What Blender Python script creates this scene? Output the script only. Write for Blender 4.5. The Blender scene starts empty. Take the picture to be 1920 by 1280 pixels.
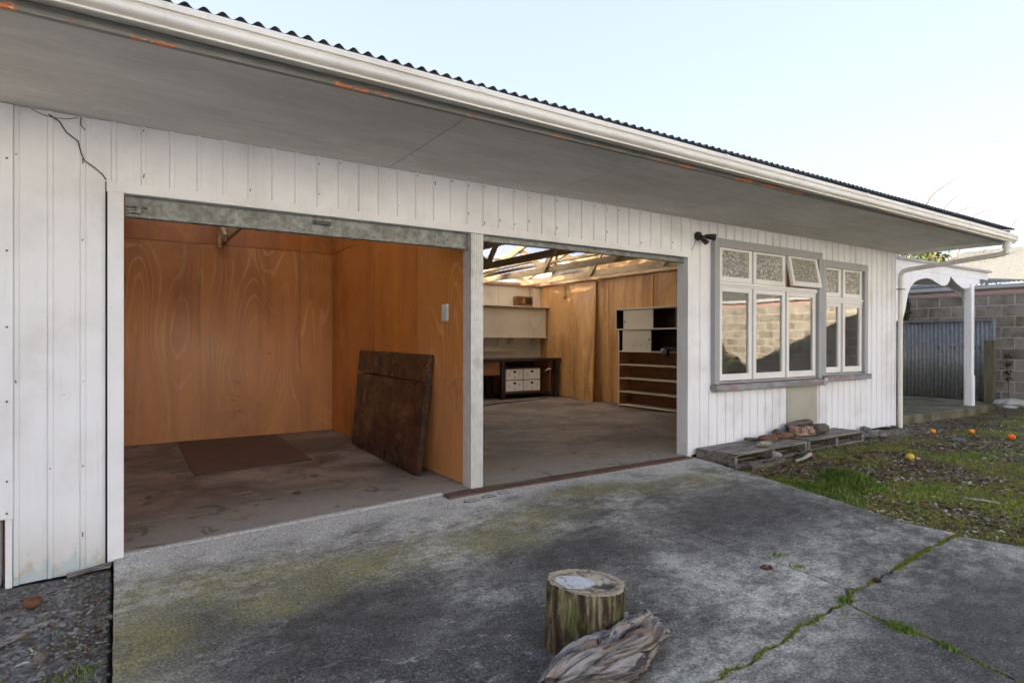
import bpy, bmesh, math, random
import numpy as np
from mathutils import Vector, Matrix, noise
from mathutils.geometry import tessellate_polygon
R = math.radians
SC = bpy.context.scene
COL = SC.collection
random.seed(7); rng = np.random.default_rng(7)

# ------------------------------------------------------------------ camera
cam_d = bpy.data.cameras.new('camera'); cam = bpy.data.objects.new('camera', cam_d); COL.objects.link(cam)
yaw, pit, rol = 0.5803126, -0.0020035, 0.0015820
fwd = Vector((math.sin(yaw), math.cos(yaw), pit)).normalized()
rgt = Vector((math.cos(yaw), -math.sin(yaw), rol)).normalized()
up = rgt.cross(fwd).normalized(); rgt = fwd.cross(up).normalized()
M = Matrix((rgt, up, -fwd)).transposed().to_4x4(); M.translation = (0, -4.41918, 1.25)
cam.matrix_world = M
cam_d.sensor_width = 36; cam_d.lens = 1125.877/1920*36; cam_d.clip_start = 0.05; cam_d.clip_end = 2000
SC.camera = cam
# ------------------------------------------------------------------ sky and sun (behind the house, low, from the left)
SUN = Vector((-1.0, 0.40, 0.18)).normalized()
elev = math.asin(SUN.z); azi = math.atan2(SUN.x, SUN.y)      # azimuth from +Y towards +X
w = bpy.data.worlds.new('World'); SC.world = w; w.use_nodes = True
wn = w.node_tree.nodes; bg = wn['Background']
sky = wn.new('ShaderNodeTexSky'); sky.sky_type = 'NISHITA'; sky.sun_disc = False
sky.sun_elevation = elev; sky.sun_rotation = azi
sky.air_density = 1.0; sky.dust_density = 0.6; sky.ozone_density = 1.0
hs = wn.new('ShaderNodeHueSaturation'); hs.inputs['Saturation'].default_value = 1.85
tint = wn.new('ShaderNodeMix'); tint.data_type = 'RGBA'; tint.blend_type = 'MULTIPLY'; tint.inputs['Factor'].default_value = 1.0
tint.inputs[7].default_value = (0.530, 0.515, 0.600, 1)
gm = wn.new('ShaderNodeGamma'); gm.inputs[1].default_value = 0.22      # tone curve that evens the sky out, for more light from the front
w.node_tree.links.new(sky.outputs[0], gm.inputs[0]); w.node_tree.links.new(gm.outputs[0], hs.inputs['Color']); w.node_tree.links.new(hs.outputs[0], tint.inputs[6]); w.node_tree.links.new(tint.outputs[2], bg.inputs[0]); bg.inputs[1].default_value = 0.15
sd = bpy.data.lights.new('sun', 'SUN'); sd.energy = 5.0; sd.angle = R(0.5); sd.color = (1.0, 0.86, 0.68)
so = bpy.data.objects.new('sun', sd); COL.objects.link(so); so.rotation_euler = SUN.to_track_quat('Z', 'Y').to_euler()
so.location = (-20, 8, 12)
SC.view_settings.view_transform = 'Standard'; SC.view_settings.look = 'None'
SC.view_settings.exposure = 3.58; SC.view_settings.gamma = 1; SC.view_settings.use_curve_mapping = False
SC.render.engine = 'CYCLES'
SC.cycles.max_bounces = 10; SC.cycles.diffuse_bounces = 6; SC.cycles.transparent_max_bounces = 12

# ------------------------------------------------------------------ material helpers
class NT:
    def __init__(s, name):
        s.m = bpy.data.materials.new(name); s.m.use_nodes = True
        s.t = s.m.node_tree; s.n = s.t.nodes; s.n.clear()
        s.out = s.n.new('ShaderNodeOutputMaterial')
        s._o = None
    def link(s, a, b): s.t.links.new(a, b)
    def set(s, inp, v):
        if isinstance(v, bpy.types.NodeSocket): s.link(v, inp)
        elif isinstance(v, (tuple, list)) and len(v) == 3 and inp.type == 'RGBA': inp.default_value = (*v, 1)
        else: inp.default_value = v
    def obj(s):
        if s._o is None: s._o = s.n.new('ShaderNodeTexCoord').outputs['Object']
        return s._o
    def map(s, vec=None, scale=(1,1,1), loc=(0,0,0), rot=(0,0,0)):
        n = s.n.new('ShaderNodeMapping'); s.link(vec or s.obj(), n.inputs[0])
        n.inputs['Scale'].default_value = scale; n.inputs['Location'].default_value = loc; n.inputs['Rotation'].default_value = rot
        return n.outputs[0]
    def noise(s, scale=5, detail=4, rough=0.55, vec=None, dist=0, color=False):
        n = s.n.new('ShaderNodeTexNoise'); s.link(vec or s.obj(), n.inputs['Vector'])
        n.inputs['Scale'].default_value = scale; n.inputs['Detail'].default_value = detail
        n.inputs['Roughness'].default_value = rough; n.inputs['Distortion'].default_value = dist
        return n.outputs['Color' if color else 'Fac']
    def vor(s, scale=5, feature='F1', vec=None, out='Distance', rnd=1):
        n = s.n.new('ShaderNodeTexVoronoi'); n.feature = feature; s.link(vec or s.obj(), n.inputs['Vector'])
        n.inputs['Scale'].default_value = scale; n.inputs['Randomness'].default_value = rnd
        return n.outputs[out]
    def ramp(s, fac, a, b, ca=(0,0,0), cb=(1,1,1)):
        n = s.n.new('ShaderNodeMapRange'); n.interpolation_type = 'SMOOTHSTEP'
        s.set(n.inputs[0], fac); n.inputs[1].default_value = a; n.inputs[2].default_value = b
        if ca == (0,0,0) and cb == (1,1,1): return n.outputs[0]
        return s.mix(n.outputs[0], ca, cb)
    def mix(s, f, a, b, mode='MIX'):
        n = s.n.new('ShaderNodeMix'); n.data_type = 'RGBA'; n.blend_type = mode
        s.set(n.inputs['Factor'], f)
        s.set(n.inputs[6], a if not isinstance(a, (int, float)) else (a, a, a)); s.set(n.inputs[7], b if not isinstance(b, (int, float)) else (b, b, b))
        return n.outputs[2]
    def math(s, op, a, b=0.0, c=0.0):
        n = s.n.new('ShaderNodeMath'); n.operation = op
        s.set(n.inputs[0], a); s.set(n.inputs[1], b); s.set(n.inputs[2], c)
        return n.outputs[0]
    def sep(s, vec=None):
        n = s.n.new('ShaderNodeSeparateXYZ'); s.link(vec or s.obj(), n.inputs[0]); return n.outputs
    def rand(s): return s.n.new('ShaderNodeObjectInfo').outputs['Random']
    def island(s): return s.n.new('ShaderNodeNewGeometry').outputs['Random Per Island']
    def band(s, v, lo, hi, soft):   # 1 inside lo..hi
        return s.math('MULTIPLY', s.ramp(v, lo-soft, lo+soft), s.math('SUBTRACT', 1.0, s.ramp(v, hi-soft, hi+soft)))
    def blob(s, cx, cy, rx, ry, rot=0.0):    # soft 0..1 elliptical mask in x,y
        v = s.map(loc=(-cx, -cy, 0)); v = s.map(v, rot=(0, 0, -rot)); v = s.map(v, scale=(1/rx, 1/ry, 0))
        n = s.n.new('ShaderNodeVectorMath'); n.operation = 'LENGTH'; s.link(v, n.inputs[0])
        return s.math('SUBTRACT', 1.0, s.ramp(n.outputs['Value'], 0.25, 1.15))
    def done(s, color, rough=0.7, bump=None, bstr=0.3, bdist=0.01, metal=0.0, spec=0.5, trans=0.0, sss=None):
        p = s.n.new('ShaderNodeBsdfPrincipled'); s.p = p
        s.set(p.inputs['Base Color'], color); s.set(p.inputs['Roughness'], rough); s.set(p.inputs['Metallic'], metal)
        p.inputs['Specular IOR Level'].default_value = spec
        if bump is not None:
            b = s.n.new('ShaderNodeBump'); b.inputs['Strength'].default_value = bstr; b.inputs['Distance'].default_value = bdist
            s.link(bump, b.inputs['Height']); s.link(b.outputs[0], p.inputs['Normal'])
        s.link(p.outputs[0], s.out.inputs[0]); return s.m

def m_paint(name, col, dirt=(0.35,0.31,0.25), amt=0.35, rough=0.55, spots=True, lowblue=False):
    t = NT(name)
    c = t.mix(t.math('MULTIPLY', t.ramp(t.noise(1.7, 6, 0.6), 0.42, 0.75), amt), col, dirt)
    st = t.noise(1.0, 5, 0.7, t.map(scale=(26, 26, 1.2)))
    c = t.mix(t.math('MULTIPLY', t.ramp(st, 0.55, 0.8), amt*0.8), c, dirt)
    if spots:
        v = t.vor(16); sp = t.math('SUBTRACT', 1, t.ramp(v, 0.035, 0.075))
        sp = t.math('MULTIPLY', sp, t.ramp(t.noise(2.3, 3), 0.5, 0.62))
        c = t.mix(t.math('MULTIPLY', sp, 0.75), c, (0.16, 0.15, 0.13))
    if lowblue:
        z = t.sep()[2]
        h = t.math('SUBTRACT', z, t.math('MULTIPLY', t.math('SUBTRACT', t.noise(5, 9, 0.8, t.map(scale=(2.2, 2.2, 0.9))), 0.5), 0.75))
        low = t.math('SUBTRACT', 1, t.ramp(h, -0.08, -0.045))
        pl = t.ramp(t.noise(9, 5, 0.6), 0.52, 0.56)
        c = t.mix(low, c, t.mix(pl, (0.55, 0.68, 0.76), (0.60, 0.58, 0.50)))
        gr = t.math('SUBTRACT', 1, t.ramp(z, -0.15, 0.30)); c = t.mix(t.math('MULTIPLY', gr, 0.45), c, (0.50, 0.49, 0.41))
    bmp = t.math('ADD', t.noise(40, 4, 0.6), t.math('MULTIPLY', t.noise(3, 2), 1.5))
    return t.done(c, rough, bmp, 0.12, 0.004)

def m_wood(name, a, b, scale=(2, 2, 30), contrast=(0.35, 0.7), rough=0.75, knots=False, bstr=0.3):
    t = NT(name)
    g = t.noise(1.0, 6, 0.65, t.map(scale=scale), 0.3)
    c = t.mix(t.ramp(g, *contrast), a, b)
    c = t.mix(t.math('MULTIPLY', t.rand(), 0.35), c, tuple(x*0.6 for x in a))
    return t.done(c, rough, g, bstr, 0.004)

def m_ply(name, base, line, dark, streak=0.35, pale_sheen=0.0):
    t = NT(name)
    rn = t.rand()
    cmb = t.n.new('ShaderNodeCombineXYZ'); t.link(t.math('MULTIPLY', rn, 37.0), cmb.inputs[0]); t.link(t.math('MULTIPLY', rn, 91.0), cmb.inputs[2])
    ad = t.n.new('ShaderNodeVectorMath'); ad.operation = 'ADD'; t.link(t.obj(), ad.inputs[0]); t.link(cmb.outputs[0], ad.inputs[1]); P = ad.outputs[0]
    n1 = t.noise(1.0, 2.0, 0.40, t.map(P, scale=(1.15, 1.15, 0.30)), 0.15)
    s = t.math('SINE', t.math('MULTIPLY', n1, 175.0))
    thin = t.ramp(s, 0.62, 1.0)
    s2 = t.math('SINE', t.math('MULTIPLY', n1, 41.0)); wide = t.ramp(s2, -0.8, 1.0)
    fine = t.noise(1.0, 5, 0.7, t.map(P, scale=(70, 70, 2.0)))
    blot = t.noise(1.1, 4, 0.6, P)
    c = t.mix(t.math('MULTIPLY', wide, 0.30), base, dark)
    c = t.mix(t.math('MULTIPLY', thin, t.math('MULTIPLY', t.ramp(t.noise(1.3, 4, 0.6, P), 0.36, 0.66), 0.60)), c, line)
    c = t.mix(t.math('MULTIPLY', t.ramp(fine, 0.45, 0.75), 0.22), c, dark)
    c = t.mix(t.math('MULTIPLY', t.ramp(blot, 0.48, 0.72), 0.55), c, dark)
    stv = t.noise(1.0, 4, 0.6, t.map(P, scale=(5.5, 5.5, 0.5))); c = t.mix(t.math('MULTIPLY', t.ramp(stv, 0.50, 0.66), streak), c, t.mix(0.5, dark, (0.10, 0.05, 0.02)))
    v = t.vor(3.1, vec=P); kn = t.math('MULTIPLY', t.math('SUBTRACT', 1, t.ramp(v, 0.02, 0.07)), t.ramp(t.noise(2.3, 1, vec=P), 0.5, 0.55))
    c = t.mix(t.math('MULTIPLY', kn, 0.7), c, (0.08, 0.03, 0.015))
    c = t.mix(t.math('MULTIPLY', rn, 0.22), c, dark)
    if pale_sheen:      # pinkish sheen of outside light painted on the dusty lower part
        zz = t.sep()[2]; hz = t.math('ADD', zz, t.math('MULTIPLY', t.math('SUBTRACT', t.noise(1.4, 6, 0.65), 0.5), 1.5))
        lowm = t.math('SUBTRACT', 1, t.ramp(hz, 0.75, 1.55)); c = t.mix(t.math('MULTIPLY', lowm, pale_sheen), c, (0.56, 0.36, 0.235))
    v2 = t.vor(1.0, vec=t.map(P, scale=(2.5, 2.5, 6.5)), rnd=0.05)
    c = t.mix(t.math('MULTIPLY', t.math('SUBTRACT', 1, t.ramp(v2, 0.012, 0.022)), 0.8), c, (0.06, 0.035, 0.02))
    c = t.mix(t.math('MULTIPLY', t.ramp(t.noise(2.1, 7, 0.75, P, 1.2), 0.60, 0.66), 0.35), c, t.mix(0.6, dark, (0.12, 0.07, 0.04)))
    return t.done(c, t.ramp(blot, 0.3, 0.7, (0.30,0.30,0.30), (0.50,0.50,0.50)), fine, 0.10, 0.002, spec=0.5)

def m_galv(name, a=(0.30,0.31,0.31), b=(0.50,0.52,0.52), rust=0.0, rough=0.5, metal=0.6):
    t = NT(name)
    c = t.mix(t.ramp(t.noise(14, 6, 0.7), 0.35, 0.7), a, b)
    c = t.mix(t.math('MULTIPLY', t.ramp(t.noise(3, 5, 0.6), 0.5, 0.7), 0.45), c, (0.20, 0.20, 0.17))
    c = t.mix(t.math('MULTIPLY', t.ramp(t.noise(1, 6, 0.7, t.map(scale=(40, 40, 3))), 0.45, 0.7), 0.35), c, b)
    if rust: c = t.mix(t.math('MULTIPLY', t.ramp(t.noise(4.5, 6, 0.7), 0.58, 0.68), rust), c, (0.26, 0.11, 0.05))
    return t.done(c, rough, t.noise(60, 3), 0.1, 0.002, metal=metal)

MT = {}
MT['cladding'] = m_paint('cladding_white', (0.85, 0.86, 0.88), amt=0.34, lowblue=False)
MT['cladding_low'] = m_paint('cladding_white_worn', (0.85, 0.86, 0.88), amt=0.30, lowblue=True)
MT['trim'] = m_paint('trim_white', (0.85, 0.86, 0.88), amt=0.25)
MT['gutter'] = m_paint('gutter_cream', (0.76, 0.74, 0.68), amt=0.30, rough=0.4, spots=False)
MT['sash'] = m_paint('sash_white', (0.82, 0.81, 0.78), amt=0.2, spots=False)
MT['grey_trim'] = m_paint('grey_trim', (0.36, 0.37, 0.38), dirt=(0.25,0.24,0.22), amt=0.3, spots=False)
def m_sill():
    t = NT('flaking_sill')
    c = t.mix(t.ramp(t.noise(1, 6, 0.7, t.map(scale=(5, 30, 30))), 0.38, 0.64), (0.17, 0.175, 0.185), (0.31, 0.31, 0.32))
    c = t.mix(t.math('MULTIPLY', t.ramp(t.noise(1, 6, 0.7, t.map(scale=(4, 14, 14), loc=(1.2, 0, 0))), 0.53, 0.58), 0.8), c, (0.36, 0.17, 0.16))
    return t.done(c, 0.8, t.noise(40, 4), 0.3, 0.003)
MT['sill'] = m_sill()
MT['cream'] = m_paint('cream_board', (0.60, 0.52, 0.40), dirt=(0.30,0.23,0.15), amt=0.3)
def m_soffit():
    t = NT('soffit_grey')
    c = t.mix(t.ramp(t.noise(1.0, 6, 0.6, t.map(scale=(1.2, 4, 1))), 0.35, 0.7), (0.58, 0.565, 0.53), (0.71, 0.695, 0.655))
    c = t.mix(t.math('MULTIPLY', t.ramp(t.noise(1.0, 7, 0.7, t.map(scale=(1.6, 3.2, 1), loc=(2, 1, 0)), 0.8), 0.53, 0.66), 0.5), c, (0.78, 0.755, 0.70))
    c = t.mix(t.math('MULTIPLY', t.ramp(t.noise(1.0, 4, 0.6, t.map(scale=(3, 40, 1))), 0.5, 0.8), 0.35), c, (0.36, 0.335, 0.29))
    c = t.mix(t.math('MULTIPLY', t.math('SUBTRACT', 1, t.ramp(t.vor(5), 0.012, 0.03)), 0.7), c, (0.12, 0.1, 0.08))
    return t.done(c, 0.75, t.noise(30, 4), 0.15, 0.004)
MT['soffit'] = m_soffit()
def m_fascia():
    t = NT('fascia_peeling')
    c = t.mix(t.ramp(t.noise(1, 5, 0.6, t.map(scale=(6, 60, 60))), 0.35, 0.7), (0.20, 0.205, 0.185), (0.29, 0.29, 0.265))
    z = t.sep()[2]
    h = t.math('ADD', z, t.math('MULTIPLY', t.math('SUBTRACT', t.noise(1, 7, 0.75, t.map(scale=(9, 9, 30))), 0.5), 0.16))
    low = t.math('SUBTRACT', 1, t.ramp(h, 2.583, 2.587))
    pk = t.math('MULTIPLY', low, t.ramp(t.noise(1.0, 7, 0.75, t.map(scale=(2.6, 2, 2), loc=(3.3, 0, 0))), 0.545, 0.555))
    c = t.mix(pk, c, t.mix(t.ramp(t.noise(40, 3), 0.6, 0.65), (0.66, 0.21, 0.09), (0.72, 0.52, 0.36)))
    return t.done(c, 0.7, t.math('MULTIPLY', pk, -1.0), 0.4, 0.003)
MT['fascia'] = m_fascia()
MT['roof'] = m_galv('roof_iron', (0.075, 0.08, 0.085), (0.12, 0.125, 0.13), rough=0.6, metal=0.2)
MT['roof_under'] = m_galv('roof_iron_old', (0.16, 0.15, 0.14), (0.28, 0.27, 0.25), rust=0.5, rough=0.6, metal=0.3)
MT['galv'] = m_galv('galvanised', (0.12,0.125,0.115), (0.30,0.31,0.29), rust=0.25, metal=0.4)
MT['iron_sheet'] = m_galv('fence_iron', (0.17, 0.178, 0.185), (0.28, 0.29, 0.30), rough=0.5, metal=0.2)
MT['alu'] = m_galv('aluminium_post', (0.60,0.60,0.58), (0.72,0.72,0.70), rough=0.45, metal=0.25)
MT['rust'] = m_galv('rusty_grate', (0.10,0.055,0.04), (0.19,0.105,0.075), rust=0.8, rough=0.85, metal=0.2)
MT['ply_dark'] = m_ply('plywood_varnished', (0.62, 0.255, 0.062), (0.80, 0.46, 0.20), (0.38, 0.120, 0.024), pale_sheen=0.22)
MT['ply_deep'] = m_ply('plywood_varnished_deep', (0.56, 0.195, 0.038), (0.64, 0.28, 0.08), (0.36, 0.10, 0.016), pale_sheen=0.0)
MT['ply_pine'] = m_ply('plywood_pine', (0.62, 0.345, 0.135), (0.74, 0.48, 0.23), (0.38, 0.155, 0.042), 0.6)
MT['timber'] = m_wood('rafter_timber', (0.66, 0.49, 0.30), (0.40, 0.26, 0.14), scale=(12, 3, 12))
def m_dark():
    t = NT('stained_dark_wood'); g = t.noise(1, 6, 0.65, t.map(scale=(8, 2.2, 14)), 0.4)
    c = t.mix(t.ramp(g, 0.35, 0.68), (0.022, 0.009, 0.006), (0.075, 0.030, 0.016))
    c = t.mix(t.math('MULTIPLY', t.ramp(t.noise(3.2, 6, 0.7), 0.50, 0.66), 0.6), c, (0.125, 0.052, 0.025))
    c = t.mix(t.math('MULTIPLY', t.math('SUBTRACT', 1, t.ramp(t.vor(22), 0.05, 0.10)), t.ramp(t.noise(5, 3), 0.58, 0.62)), c, (0.30, 0.27, 0.24))
    return t.done(c, t.ramp(t.noise(5, 5), 0.35, 0.7, (0.22,0.22,0.22), (0.55,0.55,0.55)), g, 0.2, 0.003)
MT['dark_wood'] = m_dark()
MT['bench_wood'] = m_wood('black_bench_wood', (0.045, 0.022, 0.015), (0.018, 0.010, 0.008), scale=(3, 3, 20), rough=0.5)
MT['grey_wood'] = m_wood('weathered_grey_wood', (0.30, 0.275, 0.245), (0.060, 0.054, 0.048), scale=(3.5, 32, 45), contrast=(0.36, 0.66), rough=0.9, bstr=0.8)
MT['post_wood'] = m_wood('mossy_post_wood', (0.16, 0.145, 0.085), (0.07, 0.065, 0.04), scale=(30, 30, 2))
MT['brown_wood'] = m_wood('reddish_wood', (0.32, 0.125, 0.045), (0.18, 0.062, 0.024), scale=(3, 3, 25), rough=0.45)
MT['radio_wood'] = m_wood('radio_wood', (0.20, 0.075, 0.03), (0.11, 0.035, 0.015), scale=(3, 3, 30), rough=0.4)
def simple(name, c, rough=0.6, metal=0.0, bump=30):
    t = NT(name); cc = t.mix(t.ramp(t.noise(9, 4), 0.35, 0.7), c, tuple(x*0.72 for x in c))
    return t.done(cc, rough, t.noise(bump, 3), 0.15, 0.002, metal=metal)
MT['black'] = simple('black_plastic', (0.015, 0.015, 0.016), 0.35)
MT['white_plastic'] = simple('white_plastic', (0.72, 0.72, 0.69), 0.35)
MT['cable'] = simple('cable', (0.42, 0.36, 0.26), 0.6)
MT['brass'] = simple('brass', (0.45, 0.33, 0.14), 0.4, 0.7)
MT['patch'] = m_paint('bare_fibre_cement', (0.42, 0.41, 0.34), dirt=(0.27,0.26,0.2), amt=0.6, spots=False)
MT['hole_shade'] = simple('dark_hole', (0.02, 0.018, 0.016), 0.9)  # near-black that stands for the shade inside holes, gaps and the drain
MT['mark'] = simple('pen_marks', (0.07, 0.07, 0.06), 0.8)
MT['mortar'] = simple('mortar', (0.42, 0.40, 0.36), 0.9)
MT['pink'] = m_paint('pink_flashing', (0.33, 0.21, 0.185), dirt=(0.28,0.23,0.20), amt=0.5, spots=False)
MT['coil'] = simple('coil_duct', (0.44, 0.40, 0.33), 0.5)
MT['dial'] = simple('dial_face', (0.34, 0.20, 0.07), 0.35)
def m_orange(n, a, b):
    t = NT(n); return t.done(t.mix(t.ramp(t.noise(25, 3), 0.4, 0.7), a, b), 0.4, t.noise(220, 2), 0.3, 0.002)
MT['orange'] = m_orange('orange_peel', (0.80, 0.27, 0.015), (0.72, 0.20, 0.01))
MT['tangerine'] = m_orange('tangerine_peel', (0.78, 0.13, 0.012), (0.62, 0.09, 0.01))
MT['lemon'] = m_orange('yellow_peel', (0.66, 0.42, 0.03), (0.50, 0.36, 0.03))

def m_concrete():
    t = NT('driveway_concrete')
    P = t.map(rot=(0, 0, 0.25))
    big = t.noise(0.75, 5, 0.62, P, 0.4); med = t.noise(2.3, 7, 0.68, t.map(scale=(1, 1.3, 1))); fine = t.noise(75, 4, 0.8); fm = t.noise(34, 5, 0.7)
    mixn = t.math('ADD', t.math('MULTIPLY', big, 0.55), t.math('MULTIPLY', med, 0.45))
    c = t.mix(t.ramp(mixn, 0.40, 0.60), (0.100, 0.094, 0.083), (0.34, 0.325, 0.29))
    mot = t.noise(9, 6, 0.72, t.map(scale=(1, 1.5, 1), loc=(3, 1, 0))); c = t.mix(t.ramp(mot, 0.36, 0.64), t.mix(1.0, c, (0.58, 0.57, 0.55), 'MULTIPLY'), t.mix(1.0, c, (1.35, 1.35, 1.33), 'MULTIPLY'))
    # pale scuffed zone along the threshold
    y = t.sep()[1]
    near = t.ramp(t.math('ADD', y, t.math('MULTIPLY', t.math('SUBTRACT', med, 0.5), 1.3)), -0.80, -0.15)
    c = t.mix(t.math('MULTIPLY', near, 0.85), c, (0.48, 0.47, 0.44))
    # blackened stains
    dk = t.blob(0.25, -1.35, 0.55, 0.5)
    for b in ((0.85, -1.75, 0.9, 0.7), (1.5, -2.3, 1.4, 0.65), (3.9, -1.6, 1.5, 0.8, 0.2), (2.3, -1.6, 0.9, 0.5), (3.4, -3.4, 2.0, 0.7)):
        dk = t.math('MAXIMUM', dk, t.blob(*b))
    dkm = t.math('MULTIPLY', dk, t.ramp(t.math('ADD', med, t.math('MULTIPLY', big, 0.4)), 0.38, 0.72))
    c = t.mix(t.math('MULTIPLY', dkm, 0.85), c, (0.038, 0.035, 0.033))
    # moss and algae film
    ms = t.blob(0.45, -0.75, 0.75, 0.5)
    for b in ((1.15, -0.95, 0.8, 0.42), (2.5, -0.85, 0.75, 0.3, 0.1), (1.95, -1.1, 0.7, 0.35), (3.35, -0.55, 1.0, 0.28), (4.2, -0.75, 0.9, 0.3), (0.05, -1.3, 0.35, 0.8), (0.7, -1.25, 0.4, 0.25)):
        ms = t.math('MAXIMUM', ms, t.blob(*b))
    msm = t.math('MULTIPLY', ms, t.ramp(t.math('ADD', t.noise(1.7, 6, 0.65, t.map(loc=(5, 2, 0))), t.math('MULTIPLY', fm, 0.25)), 0.42, 0.72))
    c = t.mix(t.math('MULTIPLY', msm, t.ramp(mot, 0.30, 0.62, (1,1,1), (0.6,0.6,0.6))), c, t.mix(t.ramp(t.noise(3, 4), 0.4, 0.7), (0.185, 0.175, 0.095), (0.225, 0.21, 0.075)))
    # white lichen flecks and pale scuffs
    sc = t.math('MULTIPLY', t.ramp(t.noise(1.0, 6, 0.72, t.map(scale=(9, 16, 1), rot=(0, 0, 0.4))), 0.56, 0.66), t.ramp(t.noise(0.9, 3, 0.5, t.map(loc=(9, 4, 0))), 0.45, 0.62))
    c = t.mix(t.math('MULTIPLY', sc, 0.32), c, (0.52, 0.51, 0.48))
    fl = t.math('MULTIPLY', t.math('SUBTRACT', 1, t.ramp(t.vor(95), 0.15, 0.36)), t.ramp(t.noise(7, 6, 0.75), 0.40, 0.60))
    c = t.mix(t.math('MULTIPLY', fl, 0.28), c, (0.62, 0.62, 0.60))
    c = t.mix(t.ramp(fine, 0.3, 0.7), t.mix(1.0, c, (0.45, 0.45, 0.45), 'MULTIPLY'), t.mix(1.0, c, (1.65, 1.65, 1.65), 'MULTIPLY'))
    c = t.mix(t.math('MULTIPLY', t.ramp(fm, 0.56, 0.70), 0.22), c, (0.03, 0.03, 0.03))
    hgt = t.math('ADD', t.math('MULTIPLY', t.noise(70, 5, 0.7), 1.0), t.math('MULTIPLY', med, 2.0))
    return t.done(c, 0.92, hgt, 0.55, 0.006, spec=0.25)
MT['concrete'] = m_concrete()
def m_pad():
    t = NT('mossy_pad_concrete')
    c = t.mix(t.ramp(t.noise(2.2, 6, 0.65), 0.35, 0.65), (0.085, 0.075, 0.045), (0.19, 0.175, 0.13))
    c = t.mix(t.math('MULTIPLY', t.ramp(t.noise(6, 5, 0.7), 0.5, 0.7), 0.5), c, (0.09, 0.10, 0.035))
    return t.done(c, 0.9, t.noise(40, 5), 0.4, 0.005, spec=0.2)
MT['pad'] = m_pad()
def m_floor():
    t = NT('garage_floor_concrete')
    med = t.noise(1.3, 7, 0.65, dist=0.5); f = t.noise(18, 5, 0.7)
    c = t.mix(t.ramp(med, 0.35, 0.65), (0.085, 0.058, 0.042), (0.27, 0.205, 0.155))
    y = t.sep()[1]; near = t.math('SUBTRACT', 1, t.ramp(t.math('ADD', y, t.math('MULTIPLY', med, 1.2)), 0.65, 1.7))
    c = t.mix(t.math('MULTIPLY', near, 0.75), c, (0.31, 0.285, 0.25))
    c = t.mix(t.math('MULTIPLY', t.ramp(f, 0.5, 0.72), 0.35), c, (0.12, 0.09, 0.075))
    c = t.mix(t.math('MULTIPLY', t.ramp(t.noise(2.4, 6, 0.65, t.map(scale=(1, 2.2, 1), loc=(4, 1, 0))), 0.58, 0.68), 0.6), c, (0.12, 0.09, 0.075))
    c = t.mix(t.math('MULTIPLY', t.ramp(t.noise(1.9, 6, 0.7, t.map(scale=(1, 3, 1), loc=(14, 7, 0))), 0.62, 0.68), 0.5), c, (0.50, 0.44, 0.38))
    c = t.mix(t.math('MULTIPLY', t.ramp(t.noise(3.1, 8, 0.75, t.map(loc=(8, 3, 0)), 0.8), 0.57, 0.61), 0.65), c, (0.055, 0.04, 0.032))
    c = t.mix(t.math('MULTIPLY', t.ramp(t.noise(1, 7, 0.8, t.map(scale=(2.2, 7, 1), loc=(1, 9, 0), rot=(0, 0, 0.5))), 0.60, 0.64), 0.5), c, (0.42, 0.38, 0.33))
    return t.done(c, t.ramp(med, 0.3, 0.7, (0.55,0.55,0.55), (0.8,0.8,0.8)), t.noise(25, 5), 0.2, 0.004, spec=0.4)
MT['floor'] = m_floor()
def m_ground():
    t = NT('yard_ground')
    med = t.noise(2.2, 7, 0.68); f = t.noise(38, 5, 0.75); big = t.noise(0.55, 4, 0.6, dist=0.3)
    c = t.mix(t.ramp(f, 0.35, 0.7), (0.045, 0.034, 0.022), (0.135, 0.105, 0.075))
    ms = t.ramp(t.math('ADD', med, t.math('MULTIPLY', big, 0.6)), 0.74, 0.92)
    x, y, z = t.sep()
    right = t.ramp(x, 3.0, 4.5)
    near = t.math('MULTIPLY', t.blob(5.9, -2.3, 1.4, 0.9), 0.9); near = t.math('MAXIMUM', near, t.math('MULTIPLY', t.blob(8.8, -1.9, 2.2, 0.7), 0.7))
    ms = t.math('MAXIMUM', ms, t.math('MULTIPLY', near, t.ramp(t.math('ADD', med, t.math('MULTIPLY', f, 0.4)), 0.5, 0.75)))
    gcol = t.mix(t.ramp(t.noise(9, 4), 0.35, 0.65), (0.08, 0.105, 0.025), (0.19, 0.21, 0.04))
    c = t.mix(t.math('MULTIPLY', t.math('MULTIPLY', ms, right), 0.85), c, gcol)
    v = t.vor(30, out='Color')
    gv = t.mix(t.ramp(t.math('MULTIPLY', v, 1.0), 0.2, 0.9), (0.10, 0.095, 0.088), (0.25, 0.24, 0.23))
    gm = t.math('MAXIMUM', t.math('SUBTRACT', 1, t.ramp(x, 0.5, 1.5)), t.math('MULTIPLY', t.blob(9.6, 0.1, 1.8, 0.8), 1.0))
    c = t.mix(t.math('MULTIPLY', gm, t.ramp(med, 0.38, 0.52)), c, gv)
    return t.done(c, 0.95, t.math('ADD', f, t.math('MULTIPLY', t.vor(30), 1.4)), 0.8, 0.015, spec=0.2)
MT['ground'] = m_ground()
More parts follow.
